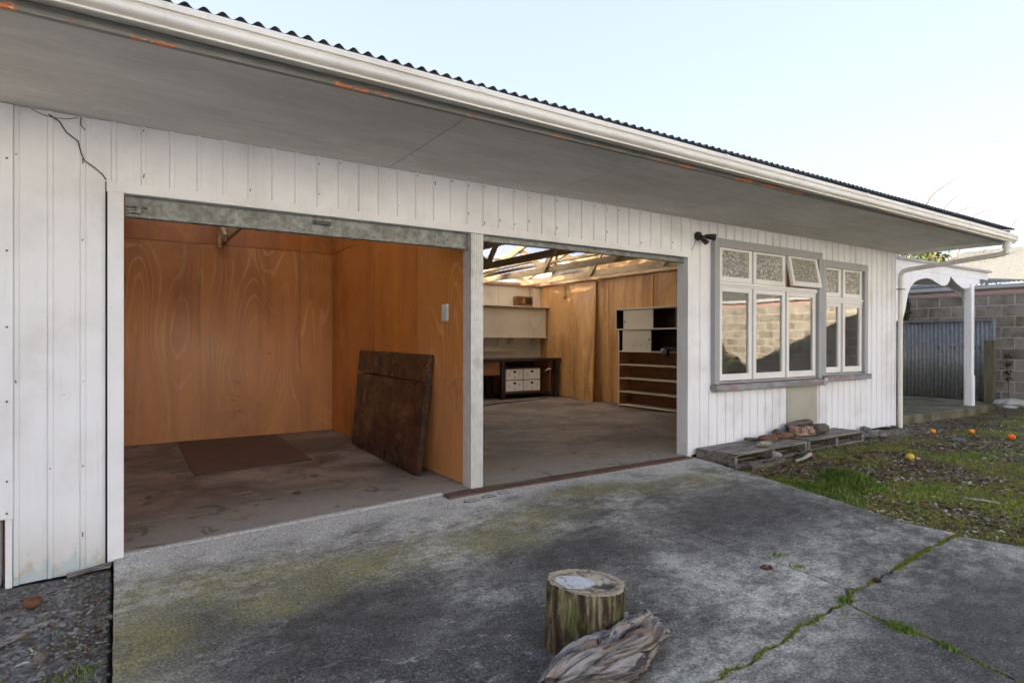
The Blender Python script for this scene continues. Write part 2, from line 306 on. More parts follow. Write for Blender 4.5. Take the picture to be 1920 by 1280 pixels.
def m_block():
    t = NT('block_concrete')
    rn = t.rand()
    cmb = t.n.new('ShaderNodeCombineXYZ'); t.link(t.math('MULTIPLY', rn, 53.0), cmb.inputs[1]); t.link(t.math('MULTIPLY', rn, 71.0), cmb.inputs[2])
    ad = t.n.new('ShaderNodeVectorMath'); ad.operation = 'ADD'; t.link(t.obj(), ad.inputs[0]); t.link(cmb.outputs[0], ad.inputs[1]); P = ad.outputs[0]
    f = t.noise(22, 6, 0.75, P); med = t.noise(3.0, 5, 0.6, P)
    c = t.mix(rn, (0.19, 0.17, 0.14), (0.30, 0.275, 0.235))
    c = t.mix(t.math('MULTIPLY', t.ramp(f, 0.4, 0.7), 0.35), c, (0.14, 0.125, 0.10))
    z = t.sep()[2]
    st = t.math('MULTIPLY', t.ramp(med, 0.42, 0.66), 0.65)
    c = t.mix(st, c, (0.085, 0.078, 0.065))
    c = t.mix(t.math('MULTIPLY', t.ramp(t.noise(3.5, 4, 0.6, t.map(P, loc=(0, 7, 3))), 0.56, 0.66), 0.5), c, (0.11, 0.105, 0.045))
    return t.done(c, 0.95, f, 0.6, 0.01, spec=0.2)
MT['block'] = m_block()
def m_islands(name, cols, rough=0.85):
    t = NT(name); r = t.island()
    n = t.n.new('ShaderNodeValToRGB'); n.color_ramp.interpolation = 'CONSTANT'; t.link(r, n.inputs[0])
    e = n.color_ramp.elements
    while len(e) < len(cols): e.new(0.5)
    for i, cc in enumerate(cols): e[i].position = i/len(cols); e[i].color = (*cc, 1)
    c = t.mix(t.ramp(t.noise(60, 3), 0.35, 0.7), n.outputs[0], t.mix(1.0, n.outputs[0], (0.6,0.6,0.6), 'MULTIPLY'))
    return t.done(c, rough, t.noise(80, 3), 0.2, 0.003, spec=0.3)
MT['pebbles'] = m_islands('gravel_stones', [(0.16,0.155,0.15),(0.24,0.235,0.23),(0.11,0.11,0.115),(0.30,0.29,0.27),(0.18,0.14,0.115),(0.135,0.13,0.12),(0.21,0.215,0.22),(0.09,0.085,0.08)])
MT['litter'] = m_islands('leaf_litter', [(0.12,0.06,0.03),(0.20,0.115,0.06),(0.075,0.045,0.028),(0.28,0.20,0.13),(0.16,0.10,0.06),(0.10,0.085,0.065),(0.055,0.04,0.03),(0.50,0.46,0.38),(0.30,0.26,0.2)])
MT['redleaf'] = m_islands('dry_red_leaves', [(0.17,0.085,0.05),(0.24,0.13,0.08),(0.11,0.06,0.04),(0.14,0.10,0.07)])
MT['grass'] = m_islands('grass_blades', [(0.19,0.34,0.04),(0.26,0.42,0.06),(0.14,0.26,0.03),(0.34,0.42,0.11),(0.22,0.28,0.08)], 0.6)
MT['mossm'] = m_islands('moss', [(0.24,0.29,0.035),(0.33,0.36,0.04),(0.17,0.21,0.03),(0.26,0.24,0.06)], 0.9)
MT['leaf'] = m_islands('hedge_leaves', [(0.035,0.055,0.012),(0.06,0.08,0.018),(0.09,0.09,0.022),(0.045,0.06,0.015),(0.08,0.06,0.025),(0.025,0.043,0.01)], 0.6)
MT['bark'] = m_wood('bare_branch', (0.07, 0.05, 0.035), (0.035, 0.027, 0.02), scale=(20, 20, 20))
MT['weed'] = m_islands('red_weed', [(0.13,0.035,0.03),(0.09,0.05,0.03),(0.17,0.06,0.045)])
def m_stump():
    t = NT('stump_bark')
    g = t.noise(1, 6, 0.7, t.map(scale=(34, 34, 3.0)), 0.4)
    c = t.mix(t.ramp(g, 0.44, 0.70), (0.040, 0.029, 0.018), (0.31, 0.26, 0.17))
    c = t.mix(t.math('MULTIPLY', t.ramp(t.noise(1, 5, 0.65, t.map(scale=(9, 9, 5))), 0.45, 0.62), 0.6), c, (0.115, 0.125, 0.035))
    c = t.mix(t.math('MULTIPLY', t.ramp(t.noise(1, 4, 0.6, t.map(scale=(16, 16, 5), loc=(2,2,2))), 0.53, 0.60), 0.8), c, (0.035, 0.02, 0.012))
    z = t.sep()[2]; c = t.mix(t.math('MULTIPLY', t.math('SUBTRACT', 1, t.ramp(z, -0.085, -0.03)), 0.6), c, (0.15, 0.06, 0.02))
    return t.done(c, 0.9, g, 0.9, 0.012, spec=0.2)
MT['stump'] = m_stump()
def m_stumptop():
    t = NT('stump_cut_face')
    dn = t.noise(7, 5, 0.6, color=True)
    wv = t.n.new('ShaderNodeVectorMath'); wv.operation = 'MULTIPLY_ADD'; t.link(dn, wv.inputs[0]); wv.inputs[1].default_value = (0.08, 0.08, 0); wv.inputs[2].default_value = (-0.04, -0.04, 0)
    ad = t.n.new('ShaderNodeVectorMath'); ad.operation = 'ADD'; t.link(t.obj(), ad.inputs[0]); t.link(wv.outputs[0], ad.inputs[1])
    def dist(cx, cy, rx, ry):
        v = t.map(ad.outputs[0], loc=(-cx, -cy, 0)); v = t.map(v, scale=(1/rx, 1/ry, 0))
        n = t.n.new('ShaderNodeVectorMath'); n.operation = 'LENGTH'; t.link(v, n.inputs[0]); return n.outputs['Value']
    cr = t.noise(1, 5, 0.6, t.map(ad.outputs[0], scale=(9, 9, 1), loc=(2, 5, 0)), 0.5); crk = t.math('SUBTRACT', 1, t.ramp(t.math('ABSOLUTE', t.math('SUBTRACT', cr, 0.5)), 0.004, 0.014))
    rings = t.math('SINE', t.math('MULTIPLY', dist(1.71, -2.40, 0.01, 0.01), 9.0))
    c = t.mix(t.ramp(t.noise(26, 5, 0.7), 0.38, 0.62), (0.10, 0.075, 0.05), (0.36, 0.29, 0.20))
    c = t.mix(t.math('MULTIPLY', t.ramp(rings, 0.2, 1.0), 0.15), c, (0.08, 0.06, 0.04))
    pale = t.math('SUBTRACT', 1, t.ramp(dist(1.675, -2.375, 0.085, 0.085), 0.85, 1.05))
    c = t.mix(pale, c, t.mix(t.ramp(t.noise(45, 3), 0.4, 0.7), (0.50, 0.50, 0.50), (0.40, 0.39, 0.38)))
    pl2 = t.math('SUBTRACT', 1, t.ramp(dist(1.80, -2.39, 0.05, 0.08), 0.7, 1.1)); c = t.mix(t.math('MULTIPLY', pl2, 0.6), c, (0.42, 0.38, 0.31))
    dk = t.math('SUBTRACT', 1, t.ramp(dist(1.765, -2.455, 0.062, 0.045), 0.8, 1.05)); c = t.mix(t.math('MULTIPLY', dk, 0.92), c, (0.025, 0.024, 0.024))
    c = t.mix(t.math('MULTIPLY', crk, 0.75), c, (0.05, 0.04, 0.03))
    edge = t.ramp(dist(1.712, -2.40, 0.17, 0.17), 0.80, 0.92); c = t.mix(t.math('MULTIPLY', edge, 0.8), c, (0.36, 0.29, 0.20))
    return t.done(c, 0.85, t.noise(50, 4), 0.5, 0.006)
MT['stumptop'] = m_stumptop()
def m_drift():
    t = NT('driftwood')
    at = t.n.new('ShaderNodeAttribute'); at.attribute_name = 'grain'; G = at.outputs['Vector']
    g = t.noise(1, 8, 0.75, t.map(G, scale=(5.0, 44, 1)), 0.5)
    g2 = t.noise(1, 6, 0.7, t.map(G, scale=(3.5, 9, 1), loc=(4, 4, 0)), 0.5)
    c = t.mix(t.ramp(g, 0.36, 0.62), (0.050, 0.043, 0.038), (0.36, 0.335, 0.31))
    c = t.mix(t.math('MULTIPLY', t.ramp(g2, 0.50, 0.60), 0.75), c, t.mix(t.ramp(g, 0.3, 0.7), (0.12, 0.065, 0.042), (0.30, 0.19, 0.125)))
    c = t.mix(t.math('MULTIPLY', t.ramp(t.noise(1, 5, 0.6, t.map(G, scale=(4, 12, 1), loc=(9, 1, 0)), 0.5), 0.56, 0.62), 0.85), c, (0.022, 0.020, 0.020))
    return t.done(c, 0.9, g, 1.0, 0.012, spec=0.25)
MT['drift'] = m_drift()
def m_glass(name, obscure=False):
    t = NT(name)
    gl = t.n.new('ShaderNodeBsdfGlossy'); gl.inputs['Roughness'].default_value = 0.02; gl.inputs['Color'].default_value = (1, 1, 1, 1)
    if not obscure:
        b = t.n.new('ShaderNodeBump'); b.inputs['Strength'].default_value = 0.25; b.inputs['Distance'].default_value = 0.002
        t.link(t.noise(3.5, 2, 0.5), b.inputs['Height']); t.link(b.outputs[0], gl.inputs['Normal'])
    tr = t.n.new('ShaderNodeBsdfTransparent'); tr.inputs[0].default_value = (0.80, 0.82, 0.80, 1)
    fr = t.n.new('ShaderNodeFresnel'); fr.inputs['IOR'].default_value = 1.52
    mx = t.n.new('ShaderNodeMixShader')
    if obscure:
        b = t.n.new('ShaderNodeBump'); b.inputs['Strength'].default_value = 1.0; b.inputs['Distance'].default_value = 0.012
        h = t.ramp(t.noise(46, 2, 0.5, t.map(scale=(1, 1, 1.5))), 0.40, 0.60); t.link(h, b.inputs['Height'])
        gl.inputs['Roughness'].default_value = 0.12
        t.link(b.outputs[0], gl.inputs['Normal']); t.link(b.outputs[0], fr.inputs['Normal'])
        df = t.n.new('ShaderNodeBsdfTranslucent'); df.inputs[0].default_value = (0.55, 0.52, 0.45, 1)
        d2 = t.n.new('ShaderNodeBsdfDiffuse'); t.set(d2.inputs[0], t.ramp(h, 0.2, 0.9, (0.20, 0.185, 0.15), (0.66, 0.63, 0.55)))
        m2 = t.n.new('ShaderNodeMixShader'); m2.inputs[0].default_value = 0.85
        t.link(df.outputs[0], m2.inputs[1]); t.link(d2.outputs[0], m2.inputs[2])
        t.link(m2.outputs[0], mx.inputs[1])
    else:
        d2 = t.n.new('ShaderNodeBsdfDiffuse'); d2.inputs[0].default_value = (0.45, 0.43, 0.38, 1)
        m2 = t.n.new('ShaderNodeMixShader')
        t.link(t.math('MULTIPLY_ADD', t.ramp(t.noise(2.5, 5, 0.6), 0.4, 0.75), 0.14, 0.10), m2.inputs[0])
        t.link(tr.outputs[0], m2.inputs[1]); t.link(d2.outputs[0], m2.inputs[2])
        t.link(m2.outputs[0], mx.inputs[1])
    t.link(t.math('MULTIPLY', fr.outputs[0], 1.6), mx.inputs[0]); t.link(gl.outputs[0], mx.inputs[2])
    t.link(mx.outputs[0], t.out.inputs[0]); return t.m
MT['glass'] = m_glass('window_glass'); MT['obscure'] = m_glass('textured_glass', True)
def m_sky():
    t = NT('clear_roof_sheet')
    tr = t.n.new('ShaderNodeBsdfTransparent'); tr.inputs[0].default_value = (0.85, 0.88, 0.90, 1)
    tl = t.n.new('ShaderNodeBsdfTranslucent'); tl.inputs[0].default_value = (0.85, 0.87, 0.88, 1)
    mx = t.n.new('ShaderNodeMixShader'); t.link(t.ramp(t.noise(3, 4), 0.3, 0.8, (0.5,0.5,0.5), (0.75,0.75,0.75)), mx.inputs[0])
    t.link(tr.outputs[0], mx.inputs[1]); t.link(tl.outputs[0], mx.inputs[2]); t.link(mx.outputs[0], t.out.inputs[0]); return t.m
MT['skylight'] = m_sky()

# ------------------------------------------------------------------ object helpers
def tag(o, label=None, cat=None, group=None, kind=None):
    if label: o['label'] = label
    if cat: o['category'] = cat
    if group: o['group'] = group
    if kind: o['kind'] = kind
    return o
def thing(name, loc, label, cat, group=None, kind=None):
    o = bpy.data.objects.new(name, None); o.empty_display_size = 0.1; COL.objects.link(o); o.location = loc
    return tag(o, label, cat, group, kind)
def attach(o, parent):
    if parent is None: return
    o.parent = parent
    if parent.parent is None: o.matrix_parent_inverse = Matrix.Translation(-Vector(parent.location))
def ob(name, bm, mat, parent=None, smooth=False, bevel=0):
    me = bpy.data.meshes.new(name)
    if isinstance(bm, bmesh.types.BMesh):
        bmesh.ops.recalc_face_normals(bm, faces=bm.faces); bm.to_mesh(me); bm.free()
    else:
        me.from_pydata(*bm); me.update()
    if smooth: me.polygons.foreach_set('use_smooth', [True]*len(me.polygons))
    o = bpy.data.objects.new(name, me); COL.objects.link(o)
    me.materials.append(MT[mat] if isinstance(mat, str) else mat)
    attach(o, parent)
    if bevel:
        b = o.modifiers.new('bevel', 'BEVEL'); b.width = bevel; b.segments = 2; b.limit_method = 'ANGLE'
    return o
def inst(src, name, parent, loc):
    o = src.copy(); o.name = name; COL.objects.link(o); o.location = loc; o.parent = parent
    if parent and parent.parent is None: o.matrix_parent_inverse = Matrix.Translation(-Vector(parent.location))
    return o
def bx(bm, x0, x1, y0, y1, z0, z1):
    v = [bm.verts.new(p) for p in ((x0,y0,z0),(x1,y0,z0),(x1,y1,z0),(x0,y1,z0),(x0,y0,z1),(x1,y0,z1),(x1,y1,z1),(x0,y1,z1))]
    for f in ((0,3,2,1),(4,5,6,7),(0,1,5,4),(1,2,6,5),(2,3,7,6),(3,0,4,7)): bm.faces.new([v[i] for i in f])
    return v
def box(*a):
    bm = bmesh.new(); bx(bm, *a); return bm
def boxes(*bs):
    bm = bmesh.new()
    for b in bs: bx(bm, *b)
    return bm
def beam(bm, a, b, w, h, upv=(0,0,1)):   # rectangular bar from a to b
    a, b = Vector(a), Vector(b); d = (b-a).normalized(); s = d.cross(Vector(upv))
    if s.length < 1e-3: s = d.cross(Vector((1,0,0)))
    s.normalize(); u = s.cross(d)
    vs = [bm.verts.new(p + s*w/2*i + u*h/2*j) for p in (a, b) for i, j in ((-1,-1),(1,-1),(1,1),(-1,1))]
    for f in ((0,1,2,3),(7,6,5,4),(0,4,5,1),(1,5,6,2),(2,6,7,3),(3,7,4,0)): bm.faces.new([vs[i] for i in f])
def tube(bm, pts, r, seg=8, cap=True):
    pts = [Vector(p) for p in pts]; rings = []
    rr = r if isinstance(r, (list, tuple)) else [r]*len(pts)
    ref = Vector((0.13, 0.21, 1)).normalized()
    for i, p in enumerate(pts):
        d = (pts[min(i+1, len(pts)-1)] - pts[max(i-1, 0)]).normalized()
        s = d.cross(ref)
        if s.length < 0.05: s = d.cross(Vector((1, 0.1, 0)))
        s.normalize(); u = s.cross(d)
        rings.append([bm.verts.new(p + (s*math.cos(2*math.pi*k/seg) + u*math.sin(2*math.pi*k/seg))*rr[i]) for k in range(seg)])
    for a, b in zip(rings, rings[1:]):
        for k in range(seg): bm.faces.new((a[k], a[(k+1) % seg], b[(k+1) % seg], b[k]))
    if cap: bm.faces.new(rings[0][::-1]); bm.faces.new(rings[-1])
def prism(bm, poly, axis, a, b):   # poly = 2D points in the other two axes
    def P(p, t):
        if axis == 0: return (t, p[0], p[1])
        if axis == 1: return (p[0], t, p[1])
        return (p[0], p[1], t)
    A = [bm.verts.new(P(p, a)) for p in poly]; B = [bm.verts.new(P(p, b)) for p in poly]
    n = len(poly)
    for i in range(n): bm.faces.new((A[i], A[(i+1) % n], B[(i+1) % n], B[i]))
    for t in tessellate_polygon([[Vector((p[0], p[1], 0)) for p in poly]]):
        bm.faces.new([A[i] for i in t]); bm.faces.new([B[i] for i in t][::-1])
def sm(t): t = max(0.0, min(1.0, t)); return t*t*(3-2*t)

# height of the driveway and of the floor
def z_drive(x, y):
    z0 = -0.087*(1-min(1, max(0, x/2.5))); t = min(1, max(0, -y/3))
    return z0*(1-t) - 0.08*t
def z_floor(x, y):
    return -0.087*(1-min(1, max(0, x/2.5)))*(1-min(1, max(0, y/3.98))) + 0.002
EDGE = [(5.18, 0.0), (5.14, -0.35), (5.09, -0.69), (5.06, -0.95), (4.99, -1.3), (4.90, -1.74), (4.83, -2.05), (4.77, -2.36), (4.83, -2.66), (4.90, -2.99), (5.0, -3.6), (5.1, -5), (5.1, -9)]
def edge_x(y):
    for (x0, y0), (x1, y1) in zip(EDGE, EDGE[1:]):
        if y <= y0 and y >= y1: return x0 + (x1-x0)*(y0-y)/(y0-y1)
    return 5.18 if y > 0 else 5.1
def z_ground(x, y):
    h = 0.012*noise.noise(Vector((x*1.3, y*1.3, 0))) + 0.008*noise.noise(Vector((x*5, y*5, 3)))
    if x < 2: z = -0.155 + h
    else: z = -0.060 + h - 0.01*sm((x-5)/6)
    if x > 12.5: z = z*(1-sm((x-12.5)/1.5)) + 0.02*sm((x-12.5)/1.5) + h
    if y < -3.5 and x < 2: z = -0.155 + h
    ex = edge_x(y)
    if -0.02 < x < ex and y < 0.05: z = -0.30
    if -0.55 < x < 9.8 and y > 0.03: z = -0.30
    if x >= ex and x < ex + 0.35 and y < 0.02:
        z = min(z, z_drive(ex, y) - 0.012 + h*0.3)
    return z

# ================================================================== SETTING
def graded(segs):
    out = []
    for a, b, s in segs:
        n = max(1, int(round((b-a)/s))); out += [a + (b-a)*i/n for i in range(n)]
    return out + [segs[-1][1]]
gx = graded([(-400,-40,90),(-40,-6,8),(-6,-1.6,0.5),(-1.6,-0.06,0.045),(-0.06,0.02,0.02),(0.02,4.6,0.35),(4.6,9,0.045),(9,16,0.09),(16,40,4),(40,400,90)])
gy = graded([(-400,-40,90),(-40,-10,6),(-10,-3.6,0.25),(-3.6,0.02,0.045),(0.02,0.06,0.02),(0.06,3,0.25),(3,12,1.0),(12,60,8),(60,400,85)])
gv = [(x, y, z_ground(x, y)) for y in gy for x in gx]
nx = len(gx); gf = [(j*nx+i, j*nx+i+1, (j+1)*nx+i+1, (j+1)*nx+i) for j in range(len(gy)-1) for i in range(nx-1)]
tag(ob('ground', (gv, [], gf), 'ground', smooth=True), kind='structure')

# driveway: slabs split by cracks
def rough_line(pts, amp, step=0.06, seed=0):
    out = []; rs = random.Random(seed)
    for (x0, y0), (x1, y1) in zip(pts, pts[1:]):
        L = math.hypot(x1-x0, y1-y0); n = max(1, int(L/step))
        for i in range(n):
            t = i/n; j = amp if (i or out) else 0
            out.append((x0+(x1-x0)*t + rs.uniform(-j, j)*0.7, y0+(y1-y0)*t + rs.uniform(-j, j)))
    out.append(pts[-1]); return out
J = (3.08, -2.80)
c_up = rough_line([(4.83, -2.66), (4.21, -2.685), (3.61, -2.74), (3.25, -2.765), J], 0.012, seed=1)     # edge -> J
c_lo = rough_line([J, (2.64, -2.83), (2.25, -2.88), (1.92, -2.89), (1.2, -2.97), (0.5, -3.02), (-0.02, -3.1)], 0.012, seed=2)
c_br = rough_line([J, (3.04, -2.97), (3.04, -3.11), (3.02, -3.24), (2.98, -3.39), (2.92, -3.6), (2.8, -4.6), (2.9, -6), (2.9, -9)], 0.012, seed=3)
c_tip = rough_line([(3.25, -2.765), (3.27, -2.35), (3.22, -2.13), (3.25, -1.79), (3.27, -1.42), (3.33, -1.2)], 0.008, seed=4)
def offs(line, d):       # shift a polyline sideways
    out = []
    for i, p in enumerate(line):
        a = line[max(i-1, 0)]; b = line[min(i+1, len(line)-1)]; dx, dy = b[0]-a[0], b[1]-a[1]; L = math.hypot(dx, dy) or 1
        dd = d[i] if isinstance(d, list) else d
        out.append((p[0]-dy/L*dd, p[1]+dx/L*dd))
    return out
def slab(name, poly, parent):
    bm = bmesh.new(); vs = [bm.verts.new((p[0], p[1], 0)) for p in poly]
    for t in tessellate_polygon([[Vector((p[0], p[1], 0)) for p in poly]]):
        try: bm.faces.new([vs[i] for i in t])
        except ValueError: pass
    for k in range(1, 36):
        bmesh.ops.bisect_plane(bm, geom=bm.verts[:]+bm.edges[:]+bm.faces[:], plane_co=(k*0.25-0.1, 0, 0), plane_no=(1, 0, 0))
    for k in range(1, 36):
        bmesh.ops.bisect_plane(bm, geom=bm.verts[:]+bm.edges[:]+bm.faces[:], plane_co=(0, -k*0.25+0.12, 0), plane_no=(0, 1, 0))
    for v in bm.verts: v.co.z = z_drive(v.co.x, v.co.y) + 0.004*noise.noise(Vector((v.co.x*1.5, v.co.y*1.5, 5)))
    be = [e for e in bm.edges if len(e.link_faces) == 1]
    r = bmesh.ops.extrude_edge_only(bm, edges=be)
    for v in [g for g in r['geom'] if isinstance(g, bmesh.types.BMVert)]: v.co.z -= 0.13
    return ob(name, bm, 'concrete', parent)
drive = thing('concrete_driveway', (2.5, -1.5, -0.1), None, None, kind='structure')
g = 0.006
edge_top = rough_line([(x, y) for x, y in EDGE if y >= -2.66], 0.006, 0.07, 5)
wt = [g*0.9*(1-i/(len(c_tip)-1)) + 0.0022 for i in range(len(c_tip))]
tipR = offs(c_tip, [-d for d in wt]); tipL = offs(c_tip, wt)
# cut the crack lines at the branch of the tip crack
iu = min(range(len(c_up)), key=lambda i: math.hypot(c_up[i][0]-3.25, c_up[i][1]+2.765))
upo = offs(c_up, -g*1.2)      # walking -x, left side is -y
left_edge = rough_line([(-0.02, -3.08), (-0.022, -2.2), (-0.018, -1.2), (-0.02, -0.02)], 0.004, 0.08, 6)
poly = [(-0.02, -0.015), (2.5, -0.015), (5.17, -0.015)] + edge_top[1:-1] + upo[:iu] + tipR[1:] + tipL[::-1][1:-1] + upo[iu+1:-1] + offs(c_lo, -g)[1:-1] + left_edge[:-1]
slab('slab', poly, drive)
g2 = 0.009
poly = offs(c_up, g2)[::-1][1:-1]
poly = [(c_up[-1][0]+0.004, c_up[-1][1]-0.01)] + poly + [(x, y) for x, y in EDGE if y < -2.7] + [(2.92, -9)] + offs(c_br, g2)[::-1][1:-1]
slab('slab', poly, drive)
poly = [(-0.02, -9)] + [(-0.02, -3.12)] + offs(c_lo, g2)[::-1][1:-1] + [(J[0]-0.01, J[1]-0.012)] + offs(c_br, -g2)[1:-1] + [(2.88, -9)]
slab('slab', poly, drive)
# moulded threshold lip between floor and driveway
bm = bmesh.new()
n = 60
for i in range(n):
    x0, x1 = -0.02+5.17*i/n, -0.02+5.17*(i+1)/n
    if x0 > 2.2: break
    za, zb = z_floor(x0, 0), z_floor(x1, 0)
    v = [bm.verts.new(p) for p in ((x0, -0.02, za-0.004), (x1, -0.02, zb-0.004), (x1, 0.0, zb+0.006), (x0, 0.0, za+0.006), (x1, 0.05, zb+0.004), (x0, 0.05, za+0.004))]
    bm.faces.new((v[0], v[1], v[2], v[3])); bm.faces.new((v[3], v[2], v[4], v[5]))
ob('slab_lip', bm, 'concrete', drive)
# garage floor
fx = [-0.5+0.25*i for i in range(41)]; fy = [0.0+0.25*i for i in range(29)]
fv = [(x, y, z_floor(x, y)) for y in fy for x in fx]
ff = [(j*41+i, j*41+i+1, (j+1)*41+i+1, (j+1)*41+i) for j in range(28) for i in range(40)]
tag(ob('garage_floor', (fv, [], ff), 'floor'), kind='structure')
# veranda slab is a raised pad
bm = bmesh.new(); prism(bm, [(9.86, 0.12), (9.86, 4.8), (14.3, 4.8), (14.2, 0.55), (13.5, -0.05)], 2, -0.25, 0.075)
tag(ob('veranda_slab', bm, 'pad', bevel=0.01), kind='structure')
tag(ob('rear_path', box(9.84, 14.9, 4.9, 8, -0.2, 0.05), 'pad'), kind='structure')

# ================================================================== GARAGE BUILDING
G = thing('garage_building', (0, 0, 0), 'long white ribbed-clad garage with two open bays, deep grey eave and iron roof', 'garage')
# --- cladding boards, one ribbed module each
def rib_module(name, x0, p, z0, z1, mat):
    """flat board with a raised trapezoid rib at its left end; zs may slope"""
    prof = [(x0, 0.0), (x0+0.0015, 0.002), (x0+0.006, -0.010), (x0+0.026, -0.010), (x0+0.0305, 0.002), (x0+0.032, 0.0), (x0+p, 0.0), (x0+p, 0.012), (x0, 0.012)]
    bm = bmesh.new(); A = []; B = []
    for x, y in prof:
        za = z0(x) if callable(z0) else z0
        A.append(bm.verts.new((x, y, za))); B.append(bm.verts.new((x, y, z1)))
    k = len(prof)
    for i in range(k): bm.faces.new((A[i], A[(i+1) % k], B[(i+1) % k], B[i]))
    bm.faces.new(A); bm.faces.new(B[::-1])
    return ob('cladding_board', bm, mat, G)
SOF = 2.584
zl = lambda x: -0.154 + (x+0.53)*0.045
xs = [-0.503+0.1548*i for i in range(3)]
for x in xs: rib_module('b', x, 0.1546, zl, SOF-0.002, 'cladding_low')
HZ = 2.212
x = xs[-1]+0.1548
xh = [x+0.1548*i for i in range(34)]     # header run
for x in xh: rib_module('b', x, 0.1546, HZ, SOF-0.002, 'cladding')
xe = xh[-1]+0.1548
k = 0
x = xe
P2 = 0.1495
W1 = (5.58, 7.76, 0.70, 2.40); W2 = (7.76, 8.93, 0.72, 2.30)
while x < 9.79:
    p = min(P2, 9.81-x)
    mid = x + p/2
    base = -0.02 if x > 5.5 else 0.0
    if W1[0]-0.05 < mid < W1[1]:
        lo = 0.70
        if not (7.06 < mid < 7.70): rib_module('b', x, p-0.0003, base, lo, 'cladding')
        rib_module('b', x, p-0.0003, W1[3]-0.03, SOF-0.002, 'cladding')
    elif W2[0] < mid < W2[1]+0.03:
        rib_module('b', x, p-0.0003, base, 0.72, 'cladding'); rib_module('b', x, p-0.0003, W2[3]-0.03, SOF-0.002, 'cladding')
    else: rib_module('b', x, p-0.0003, base, SOF-0.002, 'cladding')
    x += P2
bm = bmesh.new(); rs = random.Random(2)
for i, x in enumerate([-0.503+0.1548*k for k in range(37)]):
    for z in ((2.30, 2.53) if i % 2 else (2.26, 2.55)) if i > 3 else (0.1, 0.5, 1.0, 1.45, 1.85, 2.3):
        if rs.random() < 0.45: tube(bm, [(x+0.016+rs.uniform(-.003,.003), -0.0095, z+rs.uniform(-.03,.03)), (x+0.016, -0.012, z)] , 0.0030, 6)
nh = ob('nail_heads', bm, 'rust', G); nh['kind'] = 'stuff'
ob('bare_panel', box(7.03, 7.71, -0.004, 0.010, -0.02, 0.70), 'patch', G)
# end corner boards, framing behind cladding, base
ob('corner_board', boxes((9.808, 9.835, -0.012, 0.06, -0.03, SOF-0.004)), 'trim', G)
ob('corner_flashing', boxes((-0.62, -0.498, -0.030, -0.014, 0.235, SOF-0.004), (-0.62, -0.606, -0.014, 0.02, 0.235, SOF-0.004)), 'trim', G, bevel=0.003)
ob('left_corner_post', boxes((-0.535, -0.5045, -0.012, 0.10, -0.16, SOF-0.004)), 'trim', G)
for z in (0.45, 0.9, 1.32, 1.75, 2.27, 0.27):
    bm = bmesh.new(); tube(bm, [(-0.525, -0.030, z), (-0.525, -0.034, z)], 0.006, 8)
    ob('nail_head', bm, 'rust', G)
ob('wall_framing', boxes((-0.53, -0.04, 0.014, 0.11, -0.15, 2.55), (-0.04, 5.22, 0.014, 0.11, 2.20, 2.55), (5.16, 5.62, 0.014, 0.11, 0.0, 2.55),
   (5.62, 8.96, 0.014, 0.11, -0.02, 0.66), (5.62, 8.96, 0.014, 0.11, 2.43, 2.55), (8.98, 9.80, 0.014, 0.11, -0.02, 2.55)), 'trim', G)
# --- opening trims
ob('door_header_trim', boxes((-0.06, 5.20, -0.028, 0.12, 2.150, 2.212)), 'trim', G, bevel=0.002)
bm = bmesh.new(); bx(bm, -0.055, 0.028, -0.030, 0.12, -0.10, 2.149); ob('door_jamb', bm, 'trim', G, bevel=0.002)
bm = bmesh.new(); bx(bm, 5.155, 5.215, -0.028, 0.125, -0.02, 2.149); ob('door_jamb', bm, 'trim', G, bevel=0.002)
ob('dark_gap', box(-0.066, -0.0555, -0.008, 0.0135, -0.12, 2.21), 'hole_shade', G)
# centre post, fluted
prof = [(2.475, 0.12), (2.475, -0.02)]
for i in range(6):
    a = 2.475+0.11*(i+0.15)/6; prof += [(a, -0.02), (a+0.003, -0.013), (a+0.010, -0.013), (a+0.013, -0.02)]
prof += [(2.590, -0.02), (2.590, 0.12)]
bm = bmesh.new(); prism(bm, prof, 2, 0.004, 2.149)
ob('centre_post', bm, 'alu', G)
# --- eave: soffit sheets, fascia, gutter
sx = [-1.6, 1.75, 3.25, 4.79, 5.95, 8.05, 9.83]
for a, b in zip(sx, sx[1:]):
    ob('soffit_sheet', box(a+0.003, b-0.003, -1.290, 0.0, SOF, SOF+0.008), 'soffit', G)
bm = bmesh.new(); 
prism(bm, [(-1.290, SOF-0.014), (-1.290, 2.735), (-1.315, 2.735), (-1.315, SOF-0.014)], 0, -1.6, 9.86)
ob('fascia_board', bm, 'fascia', G)
ob('soffit_bead', box(-1.6, 9.83, -1.289, -1.276, SOF-0.012, SOF-0.001), 'grey_trim', G)
def gutter_profile():
    p = [(-1.319, 2.705), (-1.319, 2.612), (-1.405, 2.592), (-1.414, 2.588), (-1.422, 2.590), (-1.423, 2.600)]
    for i in range(9):
        t = i/8; ang = -0.9 + t*2.0
        p.append((-1.418-0.034*math.cos(ang)+0.0, 2.632+0.028*math.sin(ang)))
    p += [(-1.437, 2.668), (-1.452, 2.670), (-1.452, 2.702), (-1.444, 2.704), (-1.444, 2.676), (-1.430, 2.662), (-1.412, 2.632), (-1.400, 2.606), (-1.327, 2.620), (-1.327, 2.705)]
    return [(y, 2.705-(2.705-z)*0.91) for y, z in p]
gl = [-1.6, 1.74, 3.93, 6.05, 8.45, 9.93]
for a, b in zip(gl, gl[1:]):
    bm = bmesh.new(); prism(bm, gutter_profile(), 0, a+0.0015, b-0.0015)
    for v in bm.verts: v.co.z -= 0.05*max(0, v.co.x)/9.9
    ob('gutter_length', bm, 'gutter', G)
